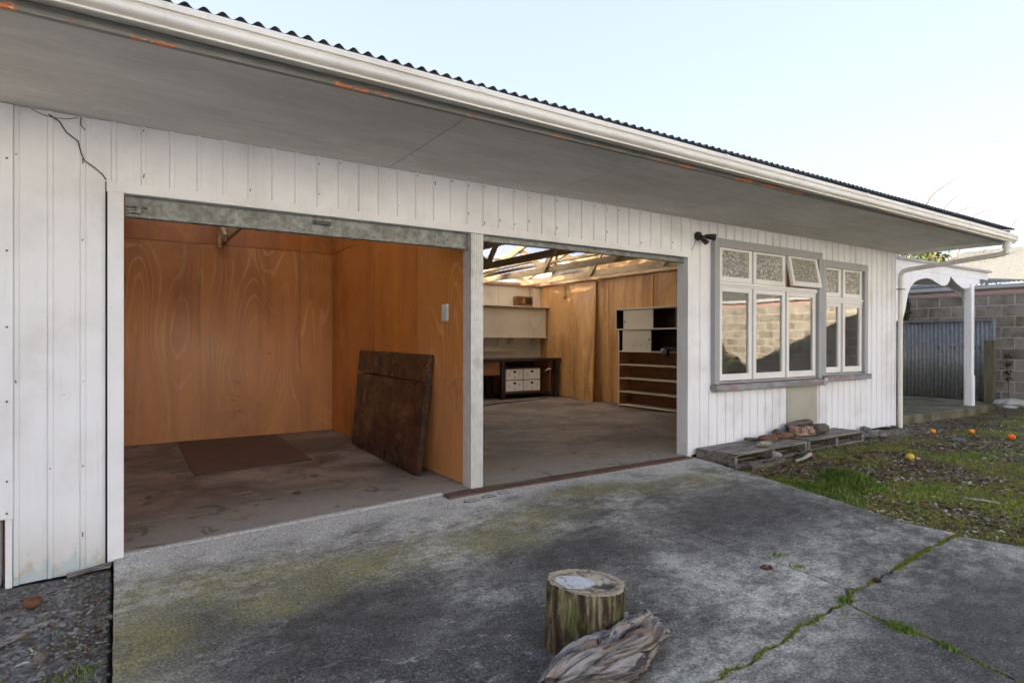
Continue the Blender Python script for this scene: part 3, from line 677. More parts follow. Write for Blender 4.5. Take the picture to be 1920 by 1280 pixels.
for a in gl[1:-1]:
    bm = bmesh.new(); pr = [((y+1.385)*1.06-1.385, (z-2.64)*1.07+2.64) for y, z in gutter_profile()[:18]]
    pr += [((y+1.385)*0.98-1.385, (z-2.64)*0.98+2.645) for y, z in reversed(gutter_profile()[:18])]
    o = None
    A = []
    for xx in (a-0.02, a+0.02): A.append([bm.verts.new((xx, (y+1.385)*1.05-1.385, (z-2.645)*1.05+2.645)) for y, z in gutter_profile()[1:18]])
    for i in range(len(A[0])-1): bm.faces.new((A[0][i], A[0][i+1], A[1][i+1], A[1][i]))
    for v in bm.verts: v.co.z -= 0.05*max(0, v.co.x)/9.9
    ob('gutter_joiner', bm, 'gutter', G)
bm = bmesh.new(); prism(bm, [(-1.319, 2.705), (-1.319, 2.612), (-1.41, 2.590), (-1.452, 2.635), (-1.454, 2.704)], 0, 9.931, 9.937)
for v in bm.verts: v.co.z -= 0.05
ob('gutter_stop_end', bm, 'gutter', G)
# --- roof sheets
def roof_sheet(name, x0, x1, ya, za, yb, zb, mat, thick=0.0012, pitch=0.0762, amp=0.012):
    bm = bmesh.new(); seg = 8; nseg = int(round((x1-x0)/pitch*seg)); r0 = []; r1 = []; r2 = []
    rows = [(ya, za), (ya*0.5+yb*0.5, za*0.5+zb*0.5), (yb, zb)]
    R_ = []
    for y, z in rows:
        R_.append([bm.verts.new((x0+(x1-x0)*i/nseg, y, z+amp*math.sin(2*math.pi*(x0+(x1-x0)*i/nseg)/pitch))) for i in range(nseg+1)])
    for a, b in zip(R_, R_[1:]):
        for i in range(nseg): bm.faces.new((a[i], a[i+1], b[i+1], b[i]))
    o = ob(name, bm, mat, G, smooth=True)
    s = o.modifiers.new('solid', 'SOLIDIFY'); s.thickness = thick; return o
RY, RZ = 3.49, 3.674
x = -1.6
nsh = 15; wsh = 0.0762*10
for i in range(nsh+1):
    a = -1.6 + i*wsh; b = min(a+wsh+0.03, 10.0)
    if a > 9.95: break
    if i in (2, 3, 4, 10):      # unseen clear sheets added to the upper front slope to light the bays
        zm = 2.7345+(RZ-2.7345)*0.34; ym = -1.40+(RY+1.40)*0.34
        roof_sheet('roof_sheet', a, b, -1.40, 2.7345 + 0.001*(i % 2), ym, zm + 0.001*(i % 2), 'roof')
        roof_sheet('clear_roof_sheet', a, b, ym-0.05, zm-0.01+0.012, RY, RZ, 'skylight')
    else: roof_sheet('roof_sheet', a, b, -1.40, 2.7345 + 0.001*(i % 2), RY, RZ, 'roof')
    sk = i in (9, 10, 11, 12)
    roof_sheet('clear_roof_sheet' if sk else 'roof_sheet', a, b, 7.35, 2.53 + 0.001*(i % 2), RY, RZ, 'skylight' if sk else 'roof_under')
ob('ridge_cap', boxes((-1.6, 10.0, RY-0.12, RY+0.12, RZ+0.012, RZ+0.02)), 'roof', G)
# gable end: barge board, gable wall and soffit strip end
bm = bmesh.new(); prism(bm, [(-1.33, SOF-0.05), (-1.33, 2.70), (RY, RZ-0.02), (7.3, 2.52), (7.3, 2.44), (RY, RZ-0.16), (-0.2, SOF-0.05)], 0, 9.865, 9.89)
ob('barge_board', bm, 'gutter', G)
bm = bmesh.new(); prism(bm, [(-1.30, SOF-0.03), (-1.30, SOF+0.1), (0.0, SOF+0.1), (0.0, SOF-0.03)], 0, 9.832, 9.862)
ob('eave_end_board', bm, 'gutter', G)
bm = bmesh.new(); prism(bm, [(0.06, -0.1), (6.98, -0.1), (6.98, 2.6), (RY, RZ-0.05), (0.06, 2.95)], 0, 9.812, 9.833); ob('gable_wall', bm, 'trim', G)
bm = bmesh.new(); prism(bm, [(0.0, -0.15), (6.98, -0.15), (6.98, 2.6), (RY, RZ-0.05), (0.0, 2.95)], 0, -0.60, -0.56); ob('gable_wall', bm, 'trim', G)
ob('rear_wall', boxes((-0.56, 9.81, 7.00, 7.06, -0.15, 2.56)), 'cream', G)
ob('eave_closure', box(-1.6, 9.86, -0.02, -0.005, SOF+0.02, 2.98), 'timber', G)
bm = bmesh.new(); prism(bm, [(-1.36, 2.60), (-1.36, 2.72), (-0.9, 2.80), (-0.9, 2.62)], 0, 9.895, 9.96); ob('rafter_end', bm, 'post_wood', G)
# --- downpipe
bm = bmesh.new()
tube(bm, [(9.79, -1.375, 2.56), (9.79, -1.375, 2.47)], 0.050, 14); tube(bm, [(9.79, -1.375, 2.52), (9.79, -1.375, 2.40)], 0.036, 14)
tube(bm, [(9.79, -1.375, 2.43), (9.795, -1.33, 2.405), (9.805, -1.24, 2.395), (9.875, -0.16, 2.315), (9.885, -0.09, 2.30), (9.89, -0.055, 2.26), (9.89, -0.045, 2.20), (9.89, -0.045, -0.06)], 0.034, 14)
tube(bm, [(9.89, -0.045, 2.19), (9.89, -0.045, 2.12)], 0.038, 14)
o = ob('downpipe', bm, 'gutter', G, smooth=True)
e = o.modifiers.new('e', 'EDGE_SPLIT'); e.split_angle = R(50)
bm = bmesh.new(); bx(bm, 9.83, 9.95, -0.09, -0.083, 2.02, 2.035); bx(bm, 9.83, 9.845, -0.09, 0.0, 2.02, 2.035); ob('pipe_bracket', bm, 'galv', o)
# --- windows
def sash(win, x0, x1, z0, z1, y, gl_mat, st=0.055, rail=0.055, bot=0.075, tilt=0.0, name='sash'):
    """four mitred rails and a pane; tilt hinges the sash outward at its top"""
    bm = bmesh.new()
    bx(bm, x0, x0+st, y-0.022, y+0.018, z0, z1); bx(bm, x1-st, x1, y-0.022, y+0.018, z0, z1)
    bx(bm, x0+st, x1-st, y-0.0225, y+0.0175, z1-rail, z1-0.0005); bx(bm, x0+st, x1-st, y-0.0225, y+0.0175, z0+0.0005, z0+bot)
    pm = box(x0+st, x1-st, y-0.003, y+0.001, z0+bot, z1-rail)
    if tilt:
        rot = Matrix.Translation((0, y, z1)) @ Matrix.Rotation(-tilt, 4, 'X') @ Matrix.Translation((0, -y, -z1))
        bm.transform(rot); pm.transform(rot)
    s = ob(name, bm, 'sash', win, bevel=0.0025); ob('pane', pm, gl_mat, win); return s
def window(fr, pts_lo, pts_hi, zl0, zl1, zh0, zh1, open_idx=None, loc=None):
    x0, x1, z0, z1 = fr
    W = ob('window', boxes((x0, x0+0.085, -0.045, 0.012, z0+0.08, z1), (x1-0.085, x1, -0.045, 0.012, z0+0.08, z1), (x0+0.085, x1-0.085, -0.0452, 0.012, z1-0.095, z1-0.0005)), 'grey_trim', G, bevel=0.003)
    W['label'] = None if False else ('wide three-light window with one awning sash propped open' if open_idx is not None else 'narrower two-light window beside the corner')
    ob('sill', boxes((x0-0.012, x1+(0.03 if open_idx is None else -0.03), -0.085, 0.05, z0, z0+0.075)), 'sill', W, bevel=0.006)
    fb = boxes((x0+0.087, x1-0.087, -0.012, 0.05, zl1+0.002, zh0-0.002))       # transom
    ob('transom', fb, 'sash', W, bevel=0.003)
    ob('drip_mould', boxes((x0+0.087, x1-0.087, -0.028, -0.0125, zh0-0.035, zh0-0.018)), 'sash', W, bevel=0.002)
    mb = bmesh.new()
    for (a, b), (c, d) in zip(pts_lo, pts_lo[1:]): bx(mb, b+0.002, c-0.002, -0.006, 0.05, zl0-0.01, zh1+0.005)
    bx(mb, x0+0.087, pts_lo[0][0]-0.002, -0.006, 0.05, zl0-0.01, zh1+0.005); bx(mb, pts_lo[-1][1]+0.002, x1-0.087, -0.006, 0.05, zl0-0.01, zh1+0.005)
    bx(mb, x0+0.087, x1-0.087, -0.004, 0.05, zl0-0.03, zl0-0.011); bx(mb, x0+0.087, x1-0.087, -0.004, 0.05, zh1+0.006, zh1+0.03)
    ob('mullion_frame', mb, 'grey_trim', W)
    for a, b in pts_lo: sash(W, a, b, zl0, zl1, 0.012, 'glass')
    for i, (a, b) in enumerate(pts_hi):
        sash(W, a, b, zh0, zh1, 0.012 if i != open_idx else 0.0, 'obscure', bot=0.06, tilt=R(11) if i == open_idx else 0)
    return W
lo1 = [(5.70, 6.30), (6.335, 6.975), (7.01, 7.655)]
window((5.585, 7.765, 0.675, 2.405), lo1, lo1, 0.79, 1.865, 1.925, 2.34, open_idx=2)
lo2 = [(7.862, 8.272), (8.332, 8.832)]
window((7.768, 8.935, 0.712, 2.325), lo2, lo2, 0.82, 1.765, 1.84, 2.26)
# little white vent clip between the two sills
tag(ob('cable_cover', boxes((7.715, 7.765, -0.115, -0.087, 0.665, 0.69), (7.715, 7.725, -0.115, -0.087, 0.69, 0.735), (7.755, 7.765, -0.115, -0.087, 0.69, 0.735), (7.715, 7.765, -0.115, -0.087, 0.735, 0.76)), 'white_plastic', G))
# interior of window zone: dark lining behind room divider
# --- interior walls
seams = [-0.56, 0.852, 2.067, 2.49]
for a, b in zip(seams, seams[1:]):
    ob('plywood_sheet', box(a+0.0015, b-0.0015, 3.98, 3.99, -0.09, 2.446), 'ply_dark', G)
for a, b in ((-0.56, 1.17), (1.17, 2.067), (2.067, 2.49)):
    ob('plywood_sheet', box(a+0.0015, b-0.0015, 3.972, 3.982, 2.449, 3.58), 'ply_deep', G)
ob('stud_wall', boxes((-0.56, 2.50, 3.992, 4.05, -0.05, 3.5), (2.507, 2.545, 0.13, 6.99, 0.003, 2.9)), 'timber', G)
sy = [0.125, 1.10, 2.30, 3.50, 3.97]
for a, b in zip(sy, sy[1:]):
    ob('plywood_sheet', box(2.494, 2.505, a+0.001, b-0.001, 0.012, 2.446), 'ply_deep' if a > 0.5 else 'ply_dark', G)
    ob('plywood_sheet', box(2.488, 2.499, a+0.001, b-0.001, 2.449, 2.98), 'ply_deep', G)
sy = [0.12, 1.35, 2.55, 3.45, 4.65, 5.85, 6.98]
for a, b in zip(sy, sy[1:]):
    ob('plywood_sheet', box(8.27, 8.282, a+0.0015, b-0.0015, 0.01, 2.50), 'ply_pine', G)
for y in (2.55, 3.45, 4.65): ob('cover_batten', box(8.258, 8.2695, y-0.02, y+0.02, 0.012, 2.499), 'ply_pine', G)
ob('plywood_sheet', box(8.284, 8.30, 0.12, 6.98, 0.01, 3.0), 'ply_pine', G)
ob('top_plate', boxes((8.20, 8.268, 0.12, 6.96, 2.503, 2.555)), 'timber', G, bevel=0.002)
ob('top_plate', boxes((2.55, 8.19, 6.90, 6.975, 2.503, 2.555)), 'timber', G)
# left side lining of left bay
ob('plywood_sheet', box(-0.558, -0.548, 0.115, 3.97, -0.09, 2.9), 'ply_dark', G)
# cream rear wall lining in sheets with battens
cx = [2.55, 3.75, 4.95, 6.15, 7.12, 8.268]
for a, b in zip(cx, cx[1:]):
    ob('wall_lining_sheet', box(a+0.002, b-0.002, 6.970, 6.978, 0.01, 1.2), 'cream', G)
    ob('wall_lining_sheet', box(a+0.002, b-0.002, 6.968, 6.978, 1.203, 2.27), 'cream', G)
    ob('wall_lining_sheet', box(a+0.002, b-0.002, 6.970, 6.978, 2.273, 2.50), 'cream', G)
for a in (6.15, 7.12): ob('cover_batten', box(a-0.022, a+0.022, 6.95, 6.967, 0.012, 2.499), 'cream', G)
# --- trusses
def truss(x):
    T = ob('roof_truss', boxes((x-0.022, x+0.022, 0.05, 6.9, 2.48, 2.59)), 'timber', G)
    def part(nm, a, b, h=0.085, dx=0.0):
        bm = bmesh.new(); beam(bm, (x+dx, *a), (x+dx, *b), 0.042, h, (1, 0, 0)) if False else beam(bm, (x+dx, *a), (x+dx, *b), 0.042, h)
        ob(nm, bm, 'timber', T)
    zr = lambda y: (2.718+0.1955*(y+1.40)) if y < RY else (2.53+0.2964*(7.35-y))
    part('top_chord', (-1.2, zr(-1.2)-0.095), (RY, RZ-0.095), 0.12); part('top_chord', (RY, RZ-0.095), (7.2, zr(7.2)-0.095), 0.12)
    part('web', (2.6, 2.53), (RY-0.05, RZ-0.13), 0.10, 0.045); part('web', (4.45, 2.53), (RY+0.05, RZ-0.13), 0.10, -0.045)
    part('web', (2.6, 2.53), (1.7, zr(1.7)-0.12), 0.10, -0.045); part('web', (4.45, 2.53), (5.35, zr(5.35)-0.12), 0.10, 0.045)
for x in (1.13, 2.95, 4.15, 5.35, 6.55, 7.65): truss(x)
for y in (0.2, 1.1, 2.0, 2.9, 4.2, 5.1, 6.0, 6.85):
    z = (2.718+0.1955*(y+1.40)) if y < RY else (2.53+0.2964*(7.35-y))
    ob('purlin', boxes((-0.5, 9.8, y-0.035, y+0.035, z-0.052, z-0.012)), 'timber', G)
bm = bmesh.new(); beam(bm, (6.0, 6.5, 2.50), (7.6, 4.2, 2.90), 0.10, 0.045); ob('brace', bm, 'timber', G)
bm = bmesh.new(); beam(bm, (5.6, 6.6, 2.44), (6.9, 5.2, 2.82), 0.14, 0.03); ob('brace', bm, 'timber', G)
bm = bmesh.new(); beam(bm, (8.15, 6.4, 2.57), (7.0, 4.6, 3.2), 0.05, 0.09); ob('brace', bm, 'timber', G)

# ================================================================== THINGS AT THE DOORS
def roller(x0, x1, z0, z1, label, latch):
    T = thing('roller_door', ((x0+x1)/2, 0.09, z0), label, 'roller door')
    bm = bmesh.new(); prism(bm, [(0.045, z1), (0.045, z0+0.022), (0.020, z0+0.018), (0.020, z0+0.006), (0.030, z0), (0.058, z0), (0.060, z1)], 0, x0, x1)
    ob('bottom_rail', bm, 'galv', T)
    bm = bmesh.new(); tube(bm, [(x0, 0.30, 2.40), (x1, 0.30, 2.40)], 0.17, 20); ob('door_roll', bm, 'galv', T, smooth=False)
    bm = bmesh.new(); bx(bm, x0, x1, 0.062, 0.068, z1-0.02, z1+0.18); ob('door_curtain', bm, 'galv', T)
    if latch:
        bm = bmesh.new(); bx(bm, x0+0.005, x0+0.10, 0.02, 0.032, z0+0.045, z0+0.060); bx(bm, x0+0.02, x0+0.075, 0.014, 0.034, z0+0.030, z0+0.042); bx(bm, x0+0.06, x0+0.085, 0.010, 0.036, z0+0.027, z0+0.075)
        tube(bm, [(x0+0.0, 0.022, z0+0.070), (x0+0.12, 0.022, z0+0.070)], 0.006, 8); ob('latch_bolt', bm, 'galv', T, bevel=0.001)
        bm = bmesh.new(); bx(bm, (x0+x1)/2-0.06, (x0+x1)/2+0.06, 0.010, 0.03, z1-0.055, z1-0.03); ob('handle', bm, 'black', T)
    return T
roller(0.035, 2.47, 2.012, 2.148, 'rolled-up galvanised roller door over the left bay, bolt at its left end', True)
roller(2.592, 5.15, 2.095, 2.148, 'rolled-up galvanised roller door over the right bay, only a thin rail showing', False)
# rusty drain grates
for i, (a, b) in enumerate(((2.2, 3.22), (3.226, 4.06), (4.066, 5.12))):
    bm = bmesh.new(); zt = 0.006; ya = lambda x: -0.165+0.03*(x-2.2)/3; W = 0.115
    def pt(x, y, z): return (x, ya(x)+y, z)
    def bar(x0, x1, y0, y1, z0, z1):
        v = [bm.verts.new(pt(*p)) for p in ((x0,y0,z0),(x1,y0,z0),(x1,y1,z0),(x0,y1,z0),(x0,y0,z1),(x1,y0,z1),(x1,y1,z1),(x0,y1,z1))]
        for f in ((0,3,2,1),(4,5,6,7),(0,1,5,4),(1,2,6,5),(2,3,7,6),(3,0,4,7)): bm.faces.new([v[k] for k in f])
    bar(a, b, 0, 0.010, -0.02, zt); bar(a, b, W-0.01, W, -0.02, zt); bar(a, a+0.01, 0.01, W-0.01, -0.02, zt); bar(b-0.01, b, 0.01, W-0.01, -0.02, zt)
    m = int((b-a)/0.02)
    for q in range(1, m): bar(a+q*0.02-0.004, a+q*0.02+0.005, 0.0105, W-0.0105, -0.012, zt-0.001)
    bar(a, b, W/2-0.003, W/2+0.003, -0.011, zt-0.0005)
    for q in (0.03, 0.085): bar(a, b, q-0.002, q+0.002, -0.012, zt-0.002)
    o = ob('drain_grate', bm, 'rust')
    tag(o, ('rusty drain grate length under the foot of the centre post', 'rusty drain grate length in the middle of the right bay threshold', 'rusty drain grate length ending at the right door jamb')[i], 'drain grate', 'drain grates along the right bay threshold')
ob_under = ob('drain_channel', box(2.2, 5.12, -0.165, -0.02, -0.06, -0.0135), 'hole_shade', drive)

# floodlight
T = thing('security_light', (5.33, -0.02, 2.40), 'black twin-head security floodlight on the wall left of the wide window', 'light')
bm = bmesh.new(); tube(bm, [(5.33, -0.011, 2.395), (5.33, -0.04, 2.395)], [0.052, 0.045], 20); ob('base', bm, 'black', T)
bm = bmesh.new(); tube(bm, [(5.33, -0.04, 2.39), (5.34, -0.07, 2.385), (5.37, -0.10, 2.385)], 0.014, 8); ob('arm', bm, 'black', T)
bm = bmesh.new(); tube(bm, [(5.35, -0.09, 2.385), (5.40, -0.13, 2.380), (5.44, -0.155, 2.372)], [0.022, 0.032, 0.040], 14); ob('lamp_head', bm, 'black', T)
bm = bmesh.new(); tube(bm, [(5.33, -0.06, 2.36), (5.36, -0.10, 2.325), (5.37, -0.11, 2.305)], [0.016, 0.030, 0.026], 12); ob('sensor_head', bm, 'black', T)
bm = bmesh.new(); tube(bm, [(5.305, -0.014, 2.36), (5.27, -0.014, 2.30), (5.235, -0.014, 2.24)], 0.004, 6); ob('lead', bm, 'cable', T)

# crack / vine on the cladding
bm = bmesh.new()
pts = [(-0.34, 2.56), (-0.29, 2.53), (-0.255, 2.47), (-0.20, 2.43), (-0.185, 2.36), (-0.17, 2.32), (-0.12, 2.285), (-0.08, 2.25), (-0.062, 2.22)]
tube(bm, [(x, -0.014, z) for x, z in pts], 0.0035, 6)
tube(bm, [(-0.42, -0.014, 2.575), (-0.36, -0.014, 2.55), (-0.31, -0.014, 2.545), (-0.25, -0.014, 2.55), (-0.20, -0.014, 2.57)], 0.002, 5)
tube(bm, [(-0.185, -0.014, 2.575), (-0.19, -0.014, 2.53), (-0.165, -0.014, 2.50)], 0.003, 5)
tag(ob('dry_vine', bm, 'bark'), 'thin dead vine tendril creeping up the cladding at the top left corner', 'vine')

# ================================================================== THINGS INSIDE, LEFT BAY
T = thing('dark_board_panel', (2.32, 1.64, 0.0), 'heavy dark brown wooden board panel leaning on the orange partition', 'wooden panel')
# panel built in its own frame: bottom line, leaning to the partition
A = Vector((2.285, 0.66, 0.006)); B = Vector((2.335, 2.66, 0.006)); At = Vector((2.445, 0.72, 1.115)); Bt = Vector((2.452, 2.70, 1.13))
thk = Vector((0.045, 0.0, -0.004))
def quad_slab(nm, s0, s1, gap=False):
    bm = bmesh.new()
    a0 = A.lerp(At, s0); b0 = B.lerp(Bt, s0+(0.02 if gap else 0)); a1 = A.lerp(At, s1); b1 = B.lerp(Bt, s1)
    v = [bm.verts.new(p) for p in (a0, b0, b1, a1, a0+thk, b0+thk, b1+thk, a1+thk)]
    for f in ((0,1,2,3),(7,6,5,4),(0,4,5,1),(1,5,6,2),(2,6,7,3),(3,7,4,0)): bm.faces.new([v[i] for i in f])
    ob(nm, bm, 'dark_wood', T, bevel=0.003)
quad_slab('board', 0.0, 0.757); quad_slab('board', 0.762, 1.0, True)
T = ob('switch_box', boxes((2.474, 2.4935, 0.425, 0.535, 1.425, 1.575)), 'white_plastic', None, bevel=0.004)
tag(T, 'small pale electrical switch box on the orange partition wall', 'switch box')
bm = bmesh.new(); P4 = [(0.60, 1.94), (1.70, 2.0), (1.73, 3.86), (0.60, 3.90)]
prism(bm, P4, 2, 0, 0.012); MT['mat_wood'] = m_wood('dark_sheet_wood', (0.10, 0.050, 0.032), (0.055, 0.030, 0.022), scale=(3, 12, 3), rough=0.6)
for v in bm.verts: v.co.z += z_floor(v.co.x, v.co.y)+0.003
tag(ob('floor_board', bm, 'mat_wood'), 'dark brown thin sheet lying flat on the left bay floor near the back wall', 'floor sheet')
# truss foot bracket shown in the left bay
bm = bmesh.new(); beam(bm, (1.06, 3.4, 2.46), (1.06, 3.95, 2.72), 0.035, 0.09); ob('knee_brace', bm, 'timber', G)
bm = bmesh.new(); beam(bm, (1.06, 3.9, 2.40), (1.06, 3.9, 2.75), 0.035, 0.10, (0,1,0)); ob('knee_brace', bm, 'timber', G)

# ================================================================== THINGS INSIDE, RIGHT BAY
T = thing('wall_cupboard', (7.0, 6.85, 1.3), 'cream painted wall cupboard fixed high on the back wall', 'cupboard')
ob('carcass', boxes((5.3, 8.22, 6.70, 6.949, 1.325, 1.99)), 'cream', T)
ob('top_shelf', boxes((5.3, 8.262, 6.62, 6.949, 1.992, 2.012)), 'cream', T, bevel=0.002)
ob('bottom_ledge', boxes((5.3, 8.255, 6.66, 6.949, 1.303, 1.323)), 'cream', T, bevel=0.002)
for x in (6.70, 7.38, 8.0):
    bm = bmesh.new(); prism(bm, [(6.78, 1.30), (6.949, 1.30), (6.949, 1.16), (6.92, 1.16)], 0, x-0.025, x+0.025); ob('bracket', bm, 'cream', T)
T = thing('back_shelf', (6.9, 6.9, 0.9), 'cream narrow shelf with backboard below the wall cupboard', 'shelf')
ob('backboard', boxes((5.4, 7.68, 6.935, 6.949, 0.86, 1.14)), 'cream', T)
ob('shelf_board', boxes((5.4, 7.66, 6.83, 6.934, 1.015, 1.030)), 'cream', T)
# radio
T = thing('radio', (7.6, 6.75, 2.012), 'old brown wooden radio on top of the cream wall cupboard', 'radio')
bm = bmesh.new(); bx(bm, 7.40, 7.83, 6.66, 6.84, 2.016, 2.235); ob('case', bm, 'radio_wood', T, bevel=0.018)
ob('tuning_dial', boxes((7.545, 7.60, 6.652, 6.659, 2.07, 2.19)), 'dial', T)
for z in (2.07, 2.095, 2.12, 2.145, 2.17): ob('grille_slat', boxes((7.64, 7.79, 6.654, 6.659, z, z+0.012)), 'bench_wood', T)
bm = bmesh.new(); pts = []
for i in range(15):
    t = i/14; pts.append((7.62+0.50*t, 6.60, 2.03-0.02*t-0.62*math.sin(math.pi*min(1, t*1.02))**0.75*(0.75+0.25*math.cos(t*2.0))))
tube(bm, pts, 0.0035, 5); tag(ob('radio_cable', bm, 'cable'), 'thin pale cable hanging in a loop below the old radio', 'cable')
bm = bmesh.new(); tube(bm, [(7.75, 6.94, 2.56), (7.88, 6.93, 2.52), (7.93, 6.93, 2.42), (7.94, 6.93, 2.016)], 0.009, 6); tube(bm, [(8.0, 6.94, 2.46), (8.0, 6.94, 2.016)], 0.006, 6)
tag(ob('wall_wiring', bm, 'cable'), 'pale electrical wires running down the back wall beside the radio', 'wiring')
# bench
T = thing('workbench', (7.2, 6.55, 0), 'blackened wooden workbench against the back wall', 'workbench')
ob('benchtop', boxes((5.2, 8.25, 6.15, 6.93, 0.80, 0.86)), 'bench_wood', T, bevel=0.004)
for x, y in ((8.13, 6.2), (8.13, 6.85), (6.72, 6.2), (6.72, 6.85), (5.3, 6.2), (5.3, 6.85)): ob('leg', boxes((x-0.045, x+0.045, y-0.045, y+0.045, 0.004, 0.799)), 'bench_wood', T)
ob('back_panel', boxes((5.2, 8.2, 6.93, 6.945, 0.01, 0.80)), 'bench_wood', T)
ob('front_apron', boxes((6.12, 6.66, 6.20, 6.22, 0.52, 0.795)), 'brown_wood', T)
ob('side_panel', boxes((8.0, 8.02, 6.25, 6.85, 0.05, 0.795)), 'brown_wood', T)
ob('lower_shelf', boxes((6.80, 8.05, 6.25, 6.85, 0.10, 0.12)), 'bench_wood', T)
T = thing('drawer_cabinet', (7.33, 6.5, 0.12), 'small drawer cabinet with four white doodled drawers under the bench', 'drawer cabinet')
ob('carcass', boxes((6.86, 7.80, 6.34, 6.80, 0.125, 0.65)), 'brown_wood', T)
for i, (a, z) in enumerate(((6.89, 0.405), (7.345, 0.405), (6.89, 0.16), (7.345, 0.16))):
    d = ob('drawer', boxes((a, a+0.435, 6.318, 6.339, z, z+0.225)), 'cream', T, bevel=0.002)
    d.data.materials[0] = MT['sash']
    bm = bmesh.new(); c = (a+0.22, z+0.175)
    vs = [bm.verts.new((c[0]+0.035*math.cos(math.pi*(1+k/10)), 6.3172, c[1]+0.035*math.sin(math.pi*(1+k/10)))) for k in range(11)]
    vs2 = [bm.verts.new((c[0]+0.035*math.cos(math.pi*(1+k/10)), 6.3172, c[1]-0.018*math.sin(math.pi*(1+k/10)))) for k in range(9, 0, -1)]
    bm.faces.new(vs+vs2); ob('finger_hole', bm, 'hole_shade', d)
    bm = bmesh.new(); rs = random.Random(i+3)
    for q in range(3 if i != 1 else 1):
        cx_, cz_ = a+[0.09, 0.34, 0.22][q], z+[0.11, 0.13, 0.05][q]; r_ = 0.022
        if q == 0: P_ = [(-1,-1),(0,1.2),(1,-1),(-1,-1)]
        elif q == 1: P_ = [(-1,0),(-0.3,1),(0.4,0.2),(1,0.9),(0.6,-0.8),(-0.6,-0.9)]
        else: P_ = [(math.cos(k*1.05), math.sin(k*1.05)) for k in range(7)]
        tube(bm, [(cx_+p[0]*r_, 6.317, cz_+p[1]*r_) for p in P_], 0.0022, 4)
    ob('doodle', bm, 'mark', d)
# things on bench shadow: small white rag
bm = bmesh.new(); tube(bm, [(7.86, 6.25, 0.58), (7.95, 6.22, 0.625), (8.02, 6.2, 0.62)], [0.008, 0.02, 0.008], 6)
tag(ob('paint_brush', bm, 'white_plastic'), 'pale small tool hanging in the shade at the right end of the workbench', 'tool')
# leaning ply sheet
bm = bmesh.new()
pts = [Vector(p) for p in ((8.20, 5.72, 0.006), (7.99, 4.80, 0.006), (8.252, 4.99, 2.47), (8.255, 5.86, 2.49))]
nrm = Vector((-0.012, 0, 0)); v = [bm.verts.new(p) for p in pts] + [bm.verts.new(p+nrm) for p in pts]
for f in ((0,1,2,3),(7,6,5,4),(0,4,5,1),(1,5,6,2),(2,6,7,3),(3,7,4,0)): bm.faces.new([v[i] for i in f])
tag(ob('leaning_plywood', bm, 'ply_pine'), 'tall loose plywood sheet leaning on the sunlit side wall, foot kicked out', 'plywood sheet')
# bookcase on side wall
T = thing('bookcase', (8.1, 2.9, 0), 'cream edged open bookcase with two sliding cupboard doors on top', 'bookcase')
X0, X1 = 7.95, 8.262
ob('upper_end', boxes((X0, X1, 4.075, 4.10, 1.448, 1.82)), 'cream', T)
ob('lower_end', boxes((X0, X1, 4.0, 4.022, 0.012, 1.446)), 'cream', T)
ob('end_panel', boxes((X0, X1, 1.30, 1.325, 0.012, 1.446)), 'cream', T)
ob('top_board', boxes((X0-0.005, X1, 1.30, 4.11, 1.822, 1.846)), 'cream', T)
for z in (1.448,): ob('shelf', boxes((X0-0.004, X1, 1.30, 4.074, z, z+0.022)), 'cream', T)
for z in (1.035, 0.785, 0.53, 0.278, 0.03): ob('shelf', boxes((X0-0.003, X1-0.012, 1.326, 3.999, z, z+0.020)), 'cream', T)
ob('shade_lining', boxes((7.955, 8.25, 3.993, 3.999, 0.05, 1.034)), 'brown_wood', T)
ob('back_board', boxes((8.251, 8.2565, 1.326, 3.999, 0.012, 1.03)), 'brown_wood', T)
ob('shade_lining', boxes((7.953, 8.25, 4.068, 4.074, 1.472, 1.819), (7.953, 8.25, 3.993, 3.999, 1.057, 1.445), (8.244, 8.250, 2.9, 4.067, 1.472, 1.819), (8.244, 8.250, 2.75, 3.992, 1.057, 1.445)), 'bench_wood', T)  # dark sheets added for the shade inside the boxes behind their doors
d = ob('sliding_door', boxes((7.965, 7.978, 3.15, 3.90, 1.472, 1.819)), 'cream', T)
bm = bmesh.new(); tube(bm, [(7.9648, 3.86, 1.60), (7.960, 3.86, 1.60)], 0.016, 12); ob('finger_hole', bm, 'hole_shade', d)
bm = bmesh.new()
for q in range(8): tube(bm, [(7.9645, 3.18+0.06*(q % 3), 1.78-0.05*(q//3)), (7.9645, 3.20+0.06*(q % 3), 1.765-0.05*(q//3))], 0.004, 4)
ob('doodle', bm, 'mark', d)
d = ob('sliding_door', boxes((7.965, 7.978, 3.20, 3.92, 1.057, 1.446)), 'cream', T)
bm = bmesh.new(); tube(bm, [(7.9648, 3.24, 1.27), (7.960, 3.24, 1.27)], 0.016, 12); ob('finger_hole', bm, 'hole_shade', d)
bm = bmesh.new()
for q in range(3): tube(bm, [(7.9645, 3.66-0.2*(q > 1), 1.16-0.004*q), (7.9645, 3.62-0.2*(q > 1), 1.15+0.02*(q > 1))], 0.004, 4)
ob('doodle', bm, 'mark', d)
